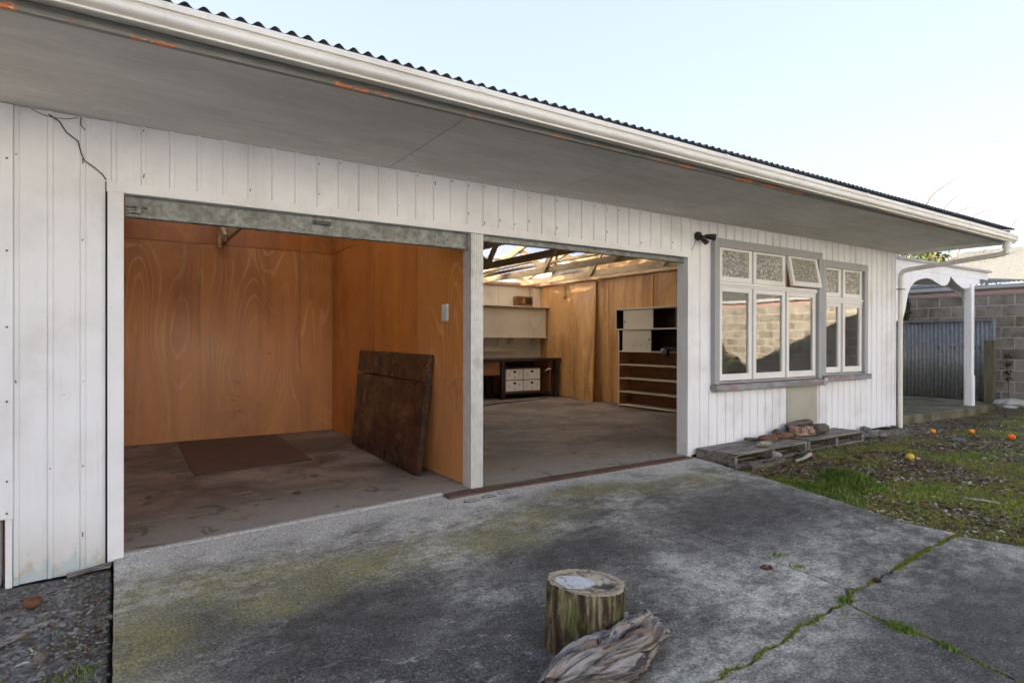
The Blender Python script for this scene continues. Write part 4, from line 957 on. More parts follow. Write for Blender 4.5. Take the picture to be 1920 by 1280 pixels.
# clamp lamp on shelf
T = thing('clamp_lamp', (7.93, 2.7, 1.06), 'small black clamp-on work lamp at the edge of the bookcase shelf', 'clamp lamp')
bm = bmesh.new(); bx(bm, 7.88, 7.98, 2.60, 2.86, 1.095, 1.13); bx(bm, 7.90, 7.93, 2.74, 2.80, 0.98, 1.094); ob('clamp', bm, 'black', T, bevel=0.006)
bm = bmesh.new(); tube(bm, [(7.86, 2.84, 1.085), (7.84, 2.76, 1.06)], [0.03, 0.045], 14); ob('lamp_head', bm, 'galv', T)
bm = bmesh.new(); tube(bm, [(7.90, 2.80, 1.0), (7.90, 2.72, 0.93), (7.90, 2.60, 0.84), (7.90, 2.45, 0.74)], 0.006, 6); ob('arm', bm, 'black', T)
# coil duct and pendant
bm = bmesh.new(); cpts = []
for i in range(260):
    t = i/259; a = t*2*math.pi*22; cpts.append((7.93+0.075*math.cos(a), 6.0-1.3*t, 2.68+0.075*math.sin(a)))
tube(bm, cpts, 0.009, 5); o = ob('coil', bm, 'coil'); o.name = 'coiled_duct'
bmi = bmesh.new(); tube(bmi, [(7.93, 6.0, 2.68), (7.93, 4.72, 2.68)], 0.069, 14); ob('liner', bmi, 'coil', o)
tag(o, 'coiled flexible duct lying on the timbers at the top of the side wall', 'duct')
T = thing('lamp_holder', (8.24, 6.0, 2.2), 'bare lamp holder hanging on two wires against the sunlit plywood wall', 'lamp holder')
bm = bmesh.new(); tube(bm, [(8.255, 6.07, 2.52), (8.25, 6.06, 2.26)], 0.005, 6); tube(bm, [(8.25, 6.00, 2.50), (8.25, 6.03, 2.26)], 0.005, 6); ob('wire', bm, 'cable', T)
bm = bmesh.new(); tube(bm, [(8.24, 6.05, 2.265), (8.24, 6.05, 2.22), (8.24, 6.05, 2.17)], [0.022, 0.040, 0.026], 12); ob('socket', bm, 'brass', T)
# cable on floor
bm = bmesh.new(); tube(bm, [(3.9+0.42*i, 4.8+0.13*i+0.08*math.sin(i*1.3), 0.012) for i in range(10)], 0.009, 6)
tag(ob('floor_cable', bm, 'black'), 'dark cable trailing across the right bay floor towards the back', 'cable')
# floor debris, individually scattered
leafm = bmesh.new(); 
for p in ((4.0, 1.25), (3.55, 2.4), (5.2, 2.2), (6.1, 3.2), (1.25, 0.75), (4.3, 2.9), (5.9, 1.5), (7.2, 2.3)):
    n_ = 7; a0 = random.random()*6
    c_ = [ (p[0]+random.uniform(0.02, 0.045)*math.cos(a0+2*math.pi*k/n_), p[1]+random.uniform(0.02, 0.045)*math.sin(a0+2*math.pi*k/n_), z_floor(*p)+0.004+random.random()*0.012) for k in range(n_)]
    leafm.faces.new([leafm.verts.new(q) for q in c_])
tag(ob('floor_leaves', leafm, 'redleaf'), 'few dry curled leaves scattered on the garage floor', 'leaves', kind='stuff')

# ================================================================== VERANDA
V = thing('veranda', (11.8, 0.15, 0), 'white veranda with scalloped valance at the far gable end', 'veranda')
y0 = 0.15
ob('fascia_board', boxes((9.84, 13.72, y0-0.012, y0+0.012, 2.395, 2.535)), 'trim', V, bevel=0.002)
ob('roof', boxes((9.84, 13.80, y0-0.05, 5.0, 2.537, 2.565)), 'iron_sheet', V)
bm = bmesh.new(); bx(bm, 9.84, 13.80, y0-0.052, y0-0.045, 2.53, 2.57); ob('roof_edge', bm, 'grey_trim', V)
def scallop():
    return [(9.862, 2.394), (13.36, 2.394), (13.36, 2.315), (13.20, 2.29), (13.03, 2.25), (12.88, 2.205), (12.75, 2.19), (12.62, 2.195), (12.45, 2.24), (12.31, 2.29), (12.20, 2.34), (12.12, 2.385),
            (12.09, 2.30), (12.0, 2.23), (11.886, 2.196), (11.75, 2.20), (11.62, 2.227), (11.38, 2.285), (11.22, 2.292), (11.05, 2.27), (10.90, 2.24), (10.78, 2.20), (10.66, 2.12), (10.56, 2.00), (10.48, 1.75), (10.40, 1.60), (9.862, 1.50)]
bm = bmesh.new(); prism(bm, scallop(), 1, y0-0.008, y0+0.010); ob('scalloped_valance', bm, 'trim', V)
bm = bmesh.new(); prism(bm, [(0.17, 2.394), (1.9, 2.394), (1.3, 2.36), (0.75, 2.33), (0.50, 2.25), (0.35, 2.10), (0.22, 1.93), (0.17, 1.85)], 0, 13.02, 13.045); ob('side_valance', bm, 'trim', V)
ob('side_beam', boxes((13.66, 13.71, y0+0.014, 4.9, 2.40, 2.535)), 'trim', V)
ob('wall_board', boxes((9.836, 9.862, y0-0.12, y0-0.014, 0.10, 2.55)), 'trim', V)
ob('post', boxes((12.93, 13.05, y0-0.035, y0+0.085, 0.055, 2.30)), 'trim', V, bevel=0.004)
ob('post_plinth', boxes((12.905, 13.035, y0-0.055, y0+0.06, 0.076, 0.62)), 'trim', V, bevel=0.004)
# corrugated iron fence behind the veranda
F = thing('corrugated_fence', (14.75, 1.5, 0), 'grey corrugated iron screen fence standing in front of the block wall', 'fence')
def vsheet(x, ya, yb, z0, z1, parent, pitch=0.0762, amp=0.011):
    seg = 8; nn = int((yb-ya)/pitch*seg); bm = bmesh.new(); a_ = []; b_ = []
    for i in range(nn+1):
        y = ya+(yb-ya)*i/nn; xx = x+amp*math.sin(2*math.pi*y/pitch)
        a_.append(bm.verts.new((xx, y, z0))); b_.append(bm.verts.new((xx, y, z1)))
    for i in range(nn): bm.faces.new((a_[i], a_[i+1], b_[i+1], b_[i]))
    o = ob('iron_sheet', bm, 'iron_sheet', parent, smooth=True); s = o.modifiers.new('s', 'SOLIDIFY'); s.thickness = 0.0015; return o
for a, b, dx in ((0.42, 1.46, 0), (1.44, 2.28, 0.006), (2.26, 3.1, 0), (3.08, 3.92, 0.006)): vsheet(14.80+dx, a, b, 0.04, 1.655, F)
ob('top_rail', boxes((14.775, 14.825, 0.38, 3.95, 1.656, 1.70)), 'iron_sheet', F)
bm = bmesh.new(); tube(bm, [(14.80, 0.385, 0.0), (14.80, 0.385, 1.70)], 0.03, 12); ob('steel_post', bm, 'iron_sheet', F, smooth=True)
bm = bmesh.new()
for y in (0.62, 0.70, 0.90, 1.06, 1.12, 1.35): bx(bm, 14.785, 14.788, y, y+0.02, 1.09, 1.13)
ob('nail_holes', bm, 'hole_shade', F)
tag(ob('timber_post', boxes((14.50, 14.62, 0.30, 0.46, -0.02, 1.27)), 'post_wood', bevel=0.008), 'short mossy timber post in front of the corrugated iron fence', 'post')
# block wall
BW = thing('block_wall', (15.1, -2.5, 0), 'long grey concrete block boundary wall topped by a pink flashing', 'wall')
CH, CL = 0.2195, 0.44
src = None; bm = box(-0.09, 0.09, 0, CL-0.014, 0, CH-0.013)
me = bpy.data.meshes.new('block'); bmesh.ops.bevel(bm, geom=bm.edges[:], offset=0.006, segments=1, affect='EDGES'); bmesh.ops.recalc_face_normals(bm, faces=bm.faces); bm.to_mesh(me); bm.free()
me.materials.append(MT['block'])
for r in range(10):
    for k in range(29):
        y = -8.9 + k*CL + (CL/2 if r % 2 else 0)
        o = bpy.data.objects.new('block', me); COL.objects.link(o)
        o.location = (15.09+random.uniform(-0.003, 0.003), y, 0.085-CH*0+r*CH-0.08+0.0); o.parent = BW; o.matrix_parent_inverse = Matrix.Translation(-Vector(BW.location))
ob('mortar', boxes((15.004, 15.17, -8.9, 4.1, -0.1, 10*CH)), 'mortar', BW)
ob('flashing', boxes((14.985, 15.20, -8.95, 4.1, 10*CH+0.002, 10*CH+0.085)), 'pink', BW)
# neighbour shed roof beyond the wall
N = thing('neighbour_shed', (17, -3, 0), 'neighbouring shed with pale corrugated roof beyond the block wall', 'shed')
MT['shed_roof'] = m_galv('shed_roof_iron', (0.115,0.115,0.105), (0.185,0.185,0.17), rough=0.7, metal=0.0)
def slope_sheet(y0_, y1_, mat):
    seg = 8; pitch = 0.0762; nn = int((y1_-y0_)/pitch*seg); bm = bmesh.new(); rows = []
    for xx, zz in ((15.02, 2.44), (17.0, 3.02), (19.2, 3.66)):
        rows.append([bm.verts.new((xx, y0_+(y1_-y0_)*i/nn, zz+0.0095*math.sin(2*math.pi*(y0_+(y1_-y0_)*i/nn)/pitch))) for i in range(nn+1)])
    for a, b in zip(rows, rows[1:]):
        for i in range(nn): bm.faces.new((a[i], a[i+1], b[i+1], b[i]))
    return ob('roof_sheet', bm, mat, N, smooth=True)
yy = -8.5
while yy < 2.3:
    slope_sheet(yy, min(yy+0.80, 2.5), 'shed_roof'); yy += 0.762
ob('eave_gutter', boxes((14.96, 15.06, -8.5, 2.5, 2.33, 2.405)), 'grey_trim', N)
ob('wall', boxes((15.22, 19.1, -8.45, 2.45, 0.0, 2.40)), 'cream', N)
bm = bmesh.new(); prism(bm, [(15.22, 2.40), (19.1, 2.40), (19.1, 3.60)], 1, 2.40, 2.45); ob('gable', bm, 'cream', N)

# unseen house added off to the left so its shade falls over the yard
H = thing('added_shade_house', (-5.5, -2, 0), 'plain unseen weatherboard house added left of the driveway to shade the yard', 'house')
for k in range(17):
    bm = bmesh.new(); prism(bm, [(-4.2, -0.2+0.18*k), (-4.17, -0.2+0.18*k), (-4.188, -0.2+0.18*(k+1)-0.002), (-4.2, -0.2+0.18*(k+1)-0.002)], 1, -10, 3.5); ob('weatherboard', bm, 'trim', H)
ob('wall', boxes((-8.2, -4.205, -10, 3.5, -0.2, 2.86)), 'trim', H)
bm = bmesh.new(); prism(bm, [(-8.7, 2.80), (-3.8, 2.80), (-6.2, 3.9)], 1, -10.4, 3.9); ob('roof', bm, 'roof', H)

# unseen white house added behind the camera to bounce low sun onto the garage
H = thing('added_bounce_house', (3, -14, 0), 'unseen white two-storey weatherboard house added across the yard to bounce sunlight', 'house')
for k in range(26):
    bm = bmesh.new(); prism(bm, [(-12.0, -0.2+0.20*k), (-11.97, -0.2+0.20*k), (-11.988, -0.2+0.20*(k+1)-0.002), (-12.0, -0.2+0.20*(k+1)-0.002)], 0, -7, 12.5); ob('weatherboard', bm, 'trim', H)
ob('wall', boxes((-7, 12.5, -20, -12.005, -0.2, 5.02)), 'trim', H)
for x in (-3.5, 0.5, 4.5, 8.5):
    for z in (0.9, 3.3):
        f = ob('window', boxes((x, x+1.3, -11.97, -11.93, z, z+0.07), (x, x+1.3, -11.97, -11.93, z+1.13, z+1.2), (x, x+0.07, -11.97, -11.93, z+0.071, z+1.129), (x+1.23, x+1.3, -11.97, -11.93, z+0.071, z+1.129)), 'sash', H)
        ob('pane', boxes((x+0.071, x+1.229, -11.965, -11.955, z+0.071, z+1.129)), 'black', f)
bm = bmesh.new(); prism(bm, [(-20.5, 5.0), (-11.5, 5.0), (-16, 7.0)], 0, -7.5, 13); ob('roof', bm, 'roof', H)

# ================================================================== VEGETATION
def leaf_cloud(name, blobs, n, size, mat, seed, parent=None):
    r = np.random.default_rng(seed); bl = np.array(blobs); w_ = bl[:, 3]*bl[:, 4]*bl[:, 5]; idx = r.choice(len(bl), n, p=w_/w_.sum())
    d = r.normal(size=(n, 3)); d /= np.linalg.norm(d, axis=1)[:, None]; rad = r.uniform(0.55, 1.08, n)**0.6
    c = bl[idx, :3] + d*rad[:, None]*bl[idx, 3:]
    a = r.normal(size=(n, 3)); a /= np.linalg.norm(a, axis=1)[:, None]; b = np.cross(a, r.normal(size=(n, 3))); b /= np.linalg.norm(b, axis=1)[:, None]
    s = size*r.uniform(0.6, 1.3, n)[:, None]
    V_ = np.stack([c-a*s, c+b*s*0.45, c+a*s, c-b*s*0.45], 1).reshape(-1, 3)
    me = bpy.data.meshes.new(name); me.vertices.add(4*n); me.vertices.foreach_set('co', V_.ravel())
    me.loops.add(4*n); me.loops.foreach_set('vertex_index', np.arange(4*n)); me.polygons.add(n); me.polygons.foreach_set('loop_start', np.arange(n)*4); me.polygons.foreach_set('loop_total', np.full(n, 4))
    me.update(); me.validate(); me.materials.append(MT[mat]); o = bpy.data.objects.new(name, me); COL.objects.link(o); attach(o, parent); return o
T = thing('hedge_bush', (18, 4.4, 0), 'sunlit yellow-green bush tangled with bare stems beyond the veranda roof', 'bush')
leaf_cloud('crown', [(18.2, 4.9, 2.8, 1.3, 1.3, 1.4), (18.8, 3.7, 2.75, 1.2, 1.0, 1.3), (18.4, 3.0, 2.65, 0.9, 0.7, 1.15), (19, 6.0, 2.9, 1.5, 1.5, 1.6)], 16000, 0.07, 'leaf', 3, T)
bm = bmesh.new()
for i in range(5): tube(bm, [(18.3+0.3*i, 3.6+0.5*i, 0), (18.4+0.2*i, 3.8+0.4*i, 1.4), (18.2+0.3*i, 3.4+0.6*i, 2.8)], [0.06, 0.045, 0.02], 6)
ob('trunk', bm, 'bark', T)
T = thing('bare_vine', (18, 2.6, 2.4), 'leafless tangled twigs rising behind the garage roof and over the shed', 'bare shrub')
bm = bmesh.new(); rs = random.Random(5)
def twig(p, d, L, r, depth):
    pts = [Vector(p)]; dd = Vector(d).normalized()
    for i in range(6):
        dd = (dd + Vector((rs.uniform(-.25,.25), rs.uniform(-.25,.25), rs.uniform(-.2,.2)))).normalized(); pts.append(pts[-1]+dd*L/6)
    tube(bm, pts, [r*(1-0.13*i) for i in range(7)], 4)
    if depth:
        for i in (2, 3, 4, 5):
            if rs.random() < 0.75: twig(pts[i], dd+Vector((rs.uniform(-1,1), rs.uniform(-1,1), rs.uniform(-.6,.9))), L*0.5, r*0.55, depth-1)
for i in range(26):
    twig((17.6+rs.random()*0.8, 1.3+2.2*rs.random(), 2.5), (rs.uniform(-.4,.4), rs.uniform(-1.0,0.6), rs.uniform(0.15,0.8)), rs.uniform(0.7, 1.6), 0.012, 2)
tube(bm, [(18, 3.0, 3.6), (18, 2.94, 4.83), (18, 2.83, 5.05), (18, 2.70, 5.17), (18, 2.40, 5.34), (18, 2.2, 5.46)], [0.028, 0.024, 0.020, 0.016, 0.013, 0.008], 5)
for a in ((2.5, 4.7, 2.1, 5.05), (2.2, 4.55, 1.85, 4.62), (3.25, 4.9, 3.1, 5.25), (1.9, 4.35, 1.5, 4.5), (3.6, 4.9, 3.45, 5.15), (1.1, 4.0, 0.95, 4.2)):
    tube(bm, [(18, a[0]+0.3, a[1]-0.9), (18, a[0], a[1]), (18, (a[0]+a[2])/2, (a[1]+a[3])/2+0.03), (18, a[2], a[3])], [0.02, 0.015, 0.012, 0.008], 4)
ob('twigs', bm, 'bark', T)
T = thing('shrub', (14.3, -6.4, 0), 'dark leafy shrub in front of the sunlit block wall, seen mirrored in the window', 'shrub')
leaf_cloud('crown', [(14.3, -6.6, 0.45, 0.45, 0.6, 0.5), (14.4, -7.3, 0.7, 0.5, 0.6, 0.8)], 2600, 0.07, 'leaf', 9, T)
bm = bmesh.new(); tube(bm, [(14.3, -6.6, -0.1), (14.3, -6.6, 0.7)], 0.03, 6); tube(bm, [(14.35, -6.7, 0.1), (14.4, -7.3, 1.0)], 0.02, 6); ob('trunk', bm, 'bark', T)
T = thing('ivy', (14.95, 0.2, 0.2), 'little dark ivy stem climbing the block wall beside the fence post', 'ivy')
leaf_cloud('leaves', [(14.985, 0.22, 0.95, 0.02, 0.07, 0.06), (14.985, 0.20, 0.78, 0.02, 0.05, 0.05), (14.985, 0.21, 0.62, 0.02, 0.06, 0.05), (14.985, 0.2, 0.48, 0.02, 0.04, 0.04)], 60, 0.035, 'leaf', 4, T)
bm = bmesh.new(); tube(bm, [(14.99, 0.2, 0.05), (14.985, 0.21, 0.5), (14.985, 0.25, 1.0), (14.99, 0.33, 1.12)], 0.004, 5); ob('stem', bm, 'bark', T)
T = thing('climber', (14.9, 2.2, 1.8), 'green climber spilling over the block wall under the veranda roof', 'climbing plant')
leaf_cloud('leaves', [(14.9, 2.15, 1.95, 0.12, 0.18, 0.35), (14.85, 2.35, 1.6, 0.12, 0.2, 0.3)], 700, 0.045, 'leaf', 14, T)
bm = bmesh.new(); tube(bm, [(14.95, 2.3, 0.0), (14.93, 2.25, 1.2), (14.92, 2.1, 2.1)], 0.012, 5); ob('stem', bm, 'bark', T)

# ================================================================== GROUND STUFF
def stones(name, pts, sizes, mat, seed, flat=0.6):
    """low-poly irregular stones as one mesh"""
    r = np.random.default_rng(seed)
    bm = bmesh.new(); bmesh.ops.create_icosphere(bm, subdivisions=1, radius=1.0)
    tv = np.array([v.co[:] for v in bm.verts]); tf = np.array([[v.index for v in f.verts] for f in bm.faces]); bm.free()
    n = len(pts); nv = len(tv); pts = np.asarray(pts)
    jit = r.uniform(0.75, 1.2, (n, nv, 1)); sc = np.stack([r.uniform(0.7, 1.4, n), r.uniform(0.6, 1.0, n), r.uniform(0.35, 0.8, n)*flat/0.6], 1)*np.asarray(sizes)[:, None]
    v = tv[None]*jit*sc[:, None, :]
    a = r.uniform(0, 2*np.pi, n); c, s = np.cos(a)[:, None], np.sin(a)[:, None]
    x = v[..., 0]*c - v[..., 1]*s; y = v[..., 0]*s + v[..., 1]*c
    v = np.stack([x, y, v[..., 2]], -1) + pts[:, None, :]
    f = tf[None] + (np.arange(n)*nv)[:, None, None]; f = f.reshape(-1, 3); m = len(f)
    me = bpy.data.meshes.new(name); me.vertices.add(n*nv); me.vertices.foreach_set('co', v.ravel()); me.loops.add(3*m); me.loops.foreach_set('vertex_index', f.ravel())
    me.polygons.add(m); me.polygons.foreach_set('loop_start', np.arange(m)*3); me.polygons.foreach_set('loop_total', np.full(m, 3)); me.update(); me.validate()
    me.materials.append(MT[mat]); o = bpy.data.objects.new(name, me); COL.objects.link(o); return o
def flakes(name, pts, size, mat, seed, lift=0.4, ratio=0.5):
    r = np.random.default_rng(seed); n = len(pts); p = np.asarray(pts)
    a = r.uniform(0, 2*np.pi, n); d = np.stack([np.cos(a), np.sin(a), r.normal(0, lift, n)], 1); d /= np.linalg.norm(d, axis=1)[:, None]
    e = np.cross(d, np.stack([r.normal(0, 0.35, n), r.normal(0, 0.35, n), np.ones(n)], 1)); e /= np.linalg.norm(e, axis=1)[:, None]
    s = (size*r.uniform(0.5, 1.6, n))[:, None]
    q = ratio*r.uniform(0.4, 1.4, n)[:, None]
    V_ = np.stack([p-d*s, p-d*s*0.3+e*s*q, p+d*s, p+d*s*0.2-e*s*q+np.array([0, 0, 0.004])], 1).reshape(-1, 3)
    me = bpy.data.meshes.new(name); me.vertices.add(4*n); me.vertices.foreach_set('co', V_.ravel()); me.loops.add(4*n); me.loops.foreach_set('vertex_index', np.arange(4*n))
    me.polygons.add(n); me.polygons.foreach_set('loop_start', np.arange(n)*4); me.polygons.foreach_set('loop_total', np.full(n, 4)); me.update(); me.validate()
    me.materials.append(MT[mat]); o = bpy.data.objects.new(name, me); COL.objects.link(o); return o
def blades(name, pts, hgt, mat, seed, width=0.0022):
    r = np.random.default_rng(seed); n = len(pts); p = np.asarray(pts)
    a = r.uniform(0, 2*np.pi, n); w_ = np.stack([np.cos(a), np.sin(a), np.zeros(n)], 1)*width; L = np.stack([np.cos(a+1.6), np.sin(a+1.6), np.zeros(n)], 1)
    h = (np.asarray(hgt)*r.uniform(0.5, 1.3, n))[:, None]; ln = r.uniform(0.1, 0.7, n)[:, None]; up_ = np.array([0, 0, 1.0])
    m1 = p + up_*h*0.55 + L*h*ln*0.25; tp = p + up_*h*0.95 + L*h*ln
    V_ = np.stack([p-w_, p+w_, m1+w_*0.8, tp, m1-w_*0.8], 1).reshape(-1, 3)
    me = bpy.data.meshes.new(name); me.vertices.add(5*n); me.vertices.foreach_set('co', V_.ravel()); me.loops.add(5*n); me.loops.foreach_set('vertex_index', np.arange(5*n))
    me.polygons.add(n); me.polygons.foreach_set('loop_start', np.arange(n)*5); me.polygons.foreach_set('loop_total', np.full(n, 5)); me.update(); me.validate()
    me.materials.append(MT[mat]); o = bpy.data.objects.new(name, me); COL.objects.link(o); return o
def scat(n, x0, x1, y0, y1, seed, dens=None, off=0.0):
    r = random.Random(seed); out = []; tries = 0
    while len(out) < n and tries < n*12:
        tries += 1; x = r.uniform(x0, x1); y = r.uniform(y0, y1)
        if dens and r.random() > dens(x, y): continue
        z = z_ground(x, y)
        if z < -0.25: continue
        out.append((x, y, z+off))
    return out
nz = lambda x, y, s, o=0: noise.noise(Vector((x*s+o, y*s-o, o)))*0.5+0.5
# left gravel strip
P_ = scat(9000, -1.5, -0.035, -2.6, -0.03, 1); S_ = np.random.default_rng(1).lognormal(-4.85, 0.45, len(P_))
tag(stones('gravel', P_, S_, 'pebbles', 1), 'grey river gravel along the left edge of the driveway slab', 'gravel', kind='stuff')
P_ = scat(900, -1.5, -0.03, -2.6, -0.03, 2, off=0.008)
tag(flakes('bark_chips', P_, 0.022, 'litter', 2, 0.15, 0.22), 'brown bark chips and sticks strewn over the left gravel', 'bark chips', kind='stuff')
P_ = scat(2600, -1.5, -0.03, -2.6, -0.05, 3, lambda x, y: 1.0 if nz(x, y, 2.6, 3) > 0.60 else 0.02)
tag(blades('weedy_grass', P_, [0.028]*len(P_), 'grass', 3, 0.0018), 'sparse green seedlings growing in the left gravel', 'grass', kind='stuff')
# right yard
near = lambda x, y: max(0.05, 1.0-(math.hypot(x-5, y+2.5)/9))
inyard = lambda x, y: near(x, y)
P_ = scat(20000, 4.8, 14.6, -5.5, 0.1, 4, lambda x, y: near(x, y)*(0.12+0.88*(nz(x, y, 1.1, 11) < 0.52)), 0.004)
tag(flakes('leaf_litter', P_, 0.020, 'litter', 4, 0.25, 0.4), 'brown leaf litter and wood chips over the yard right of the driveway', 'leaf litter', kind='stuff')
P_ = scat(7000, 5.1, 14.6, -5.0, 0.0, 5, lambda x, y: near(x, y)*(1.0 if (y > -0.6 or nz(x, y, 1.5, 1) > 0.58) else 0.15)); S_ = np.random.default_rng(5).lognormal(-5.0, 0.4, len(P_))
tag(stones('yard_gravel', P_, S_, 'pebbles', 5), 'pale gravel scattered below the wall and pallets', 'gravel', kind='stuff')
def moss_d(x, y):
    e = edge_x(y); m = nz(x, y, 1.1, 11)
    d = 0.75 if (m > 0.50) else 0.05
    if x-e < 0.45 and y < -1.2: d = max(d, 0.8)
    if y > -0.55: d *= 0.25
    if 5.5 < x < 7.5 and -3.4 < y < -2.2: d = max(d, 0.9)
    return d*near(x, y)
P_ = scat(42000, 4.78, 14.5, -5.5, -0.05, 6, moss_d, 0.0)
tag(blades('moss', P_, [0.013]*len(P_), 'mossm', 6, 0.0045), 'yellow-green moss carpet in the yard beside the driveway', 'moss', kind='stuff')
def tuft(cx, cy, rx, ry, n, h, seed):
    r = np.random.default_rng(seed); a = r.uniform(0, 2*np.pi, n); q = np.sqrt(r.uniform(0, 1, n)); x = cx+rx*q*np.cos(a); y = cy+ry*q*np.sin(a)
    return [(float(i), float(j), z_ground(float(i), float(j))) for i, j in zip(x, y)], [h*(1.15-0.75*float(k)) for k in q]
P_ = []; H_ = []
for args in ((5.60, -1.50, 0.34, 0.20, 1500, 0.08, 1), (5.45, -1.78, 0.25, 0.10, 500, 0.05, 11), (5.15, -1.45, 0.16, 0.36, 800, 0.05, 2), (5.85, -1.30, 0.25, 0.18, 700, 0.06, 3), (4.98, -1.75, 0.10, 0.25, 400, 0.04, 4), (5.9, -2.0, 0.3, 0.12, 250, 0.03, 5), (9.2, -2.1, 0.7, 0.3, 900, 0.03, 7), (8.2, -1.6, 0.6, 0.2, 500, 0.025, 8), (11.5, -1.6, 1.0, 0.3, 600, 0.03, 9)):
    p, h = tuft(*args); P_ += p; H_ += h
k_ = [i for i, p in enumerate(P_) if p[2] > -0.25]; P_ = [P_[i] for i in k_]; H_ = [H_[i] for i in k_]
tag(blades('grass', P_, [h*1.35 for h in H_], 'grass', 8, 0.0030), 'bright green grass clump growing beside the right slab edge', 'grass', kind='stuff')
# growth in the cracks
def along(line, n, w_, seed, t0=0.0, t1=1.0, clump=2.5):
    r = random.Random(seed); out = []
    tries = 0
    while len(out) < n and tries < n*20:
        tries += 1; t = r.uniform(t0, t1)*(len(line)-1); i = min(int(t), len(line)-2); f = t-i
        x = line[i][0]+(line[i+1][0]-line[i][0])*f; y = line[i][1]+(line[i+1][1]-line[i][1])*f
        if nz(x, y, 9, 4) < 0.40: continue
        x += r.gauss(0, w_); y += r.gauss(0, w_); out.append((x, y, z_drive(x, y)-0.006))
    return out
P_ = along(c_up, 3600, 0.009, 1, 0.0, 0.62) + along(c_up, 500, 0.007, 2, 0.6, 1.0) + along(c_lo, 1900, 0.008, 3, 0.0, 0.55) + along(c_br, 1800, 0.008, 4, 0.0, 0.3)
P_ += [(3.02+random.gauss(0, .02), -3.09+random.gauss(0, .03), z_drive(3, -3)) for _ in range(300)]
tag(blades('crack_grass', P_, [0.013]*len(P_), 'mossm', 11, 0.0026), 'moss and fine grass growing along the cracks of the driveway', 'crack moss', kind='stuff')
P_ = [(3.02+random.gauss(0, .022), -3.09+random.gauss(0, .03), z_drive(3, -3)) for _ in range(260)] + [(3.0+random.gauss(0, .01), -3.28+random.gauss(0, .02), z_drive(3, -3)) for _ in range(80)] + [(3.08+random.gauss(0,.02), -2.80+random.gauss(0,.015), z_drive(3,-2.8)) for _ in range(120)]
P_ += [(3.36+random.gauss(0,.03), -2.26+random.gauss(0,.02), z_drive(3.3,-2.2)) for _ in range(50)] + [(3.30+random.gauss(0,.02), -2.42+random.gauss(0,.02), z_drive(3.3,-2.4)) for _ in range(40)]
tag(blades('crack_tuft', P_, [0.026]*len(P_), 'grass', 12, 0.002), 'small green grass tufts sprouting where the driveway cracks meet', 'grass tuft', kind='stuff')
for i, (x, y, lab) in enumerate(((3.13, -2.33, 'reddish weed rosette on the slab left of the long crack'), (3.49, -2.76, 'small brown-red weed in the crack near the junction'), (2.95, -3.02+0.12, None))):
    if lab is None: continue
    o = leaf_cloud('red_weed', [(0, 0, 0.006, 0.035-0.012*i, 0.030-0.01*i, 0.010)], 90, 0.009, 'weed', 20+i); o.location = (x, y, z_drive(x, y)); tag(o, lab, 'weed', 'red weeds on the driveway')
P_ = scat(420, 4.95, 7.5, -1.05, -0.40, 30, lambda x, y: nz(x, y, 3, 2) , 0.01)
tag(flakes('dry_leaves', P_, 0.026, 'redleaf', 30, 0.5, 0.5), 'rust coloured dead leaves drifted along the front of the pallets', 'dead leaves', kind='stuff')

P_ = []
rs = random.Random(77)
for _ in range(170):
    x = rs.uniform(0.05, 4.9); y = -rs.uniform(0.05, 1.0)**1.0*3.4
    if x < edge_x(y)-0.05: P_.append((x, y, z_drive(x, y)+0.004))
tag(flakes('drive_debris', P_, 0.009, 'litter', 77, 0.15, 0.35), 'tiny twigs and crumbs of bark blown over the driveway', 'debris', kind='stuff')
P_ = []
for _ in range(420):
    t = rs.random(); q = rs.choice(('edge', 'thr', 'jamb'))
    if q == 'edge': y = -0.3-t*2.4; x = edge_x(y)-abs(rs.gauss(0, .05))-0.01
    elif q == 'thr': x = 0.1+t*5.0; y = -0.02-abs(rs.gauss(0, .03)) if x > 2.2 else 0.06+abs(rs.gauss(0, .03))
    else: x = 0.03+abs(rs.gauss(0, .04)); y = -t*2.6
    P_.append((x, y, (z_drive(x, y) if y < 0 else z_floor(x, y))+0.003))
tag(stones('grit', P_, np.random.default_rng(8).lognormal(-6.0, 0.4, len(P_)), 'pebbles', 8), 'fine grit gathered along the driveway edges and threshold', 'grit', kind='stuff')

# ================================================================== PALLETS
def pallet(x0, x1, yf, yb, zb, zt, rot, label, piv):
    T = thing('pallet', (piv[0], piv[1], zb), label, 'pallet', 'weathered pallets against the wall')
    rs = random.Random(int(x0*10))
    def place(bm, nm):
        bm.transform(Matrix.Translation((piv[0], piv[1], 0)) @ Matrix.Rotation(rot, 4, 'Z') @ Matrix.Translation((-piv[0], -piv[1], 0))); return ob(nm, bm, 'grey_wood', T, bevel=0.002)
    nb = 5; w_ = (yb-yf)/nb
    for i in range(nb):
        ya = yf+w_*i; dz = rs.uniform(-0.002, 0.003); place(box(x0+rs.uniform(0, .03), x1-rs.uniform(0, .03), ya+0.005, ya+w_-0.009, zt-0.018+dz, zt+dz), 'top_board')
    for x in (x0+0.022, (x0+x1)/2, x1-0.022): place(box(x-0.02, x+0.02, yf+0.012, yb-0.01, zb+0.019, zt-0.019), 'bearer')
    for ya in (yf, (yf+yb)/2-0.04, yb-0.09): place(box(x0+0.005, x1-0.005, ya+0.004, ya+0.085, zb, zb+0.017), 'bottom_board')
    return T
pallet(5.30, 6.74, -0.53, -0.03, -0.062, 0.075, R(3), 'weathered grey pallet nearest the garage door jamb, firewood on its far end', (5.3, -0.5))
pallet(6.82, 8.15, -0.42, -0.03, -0.062, 0.075, R(1.5), 'weathered grey pallet under the window, farther from the door', (6.82, -0.4))

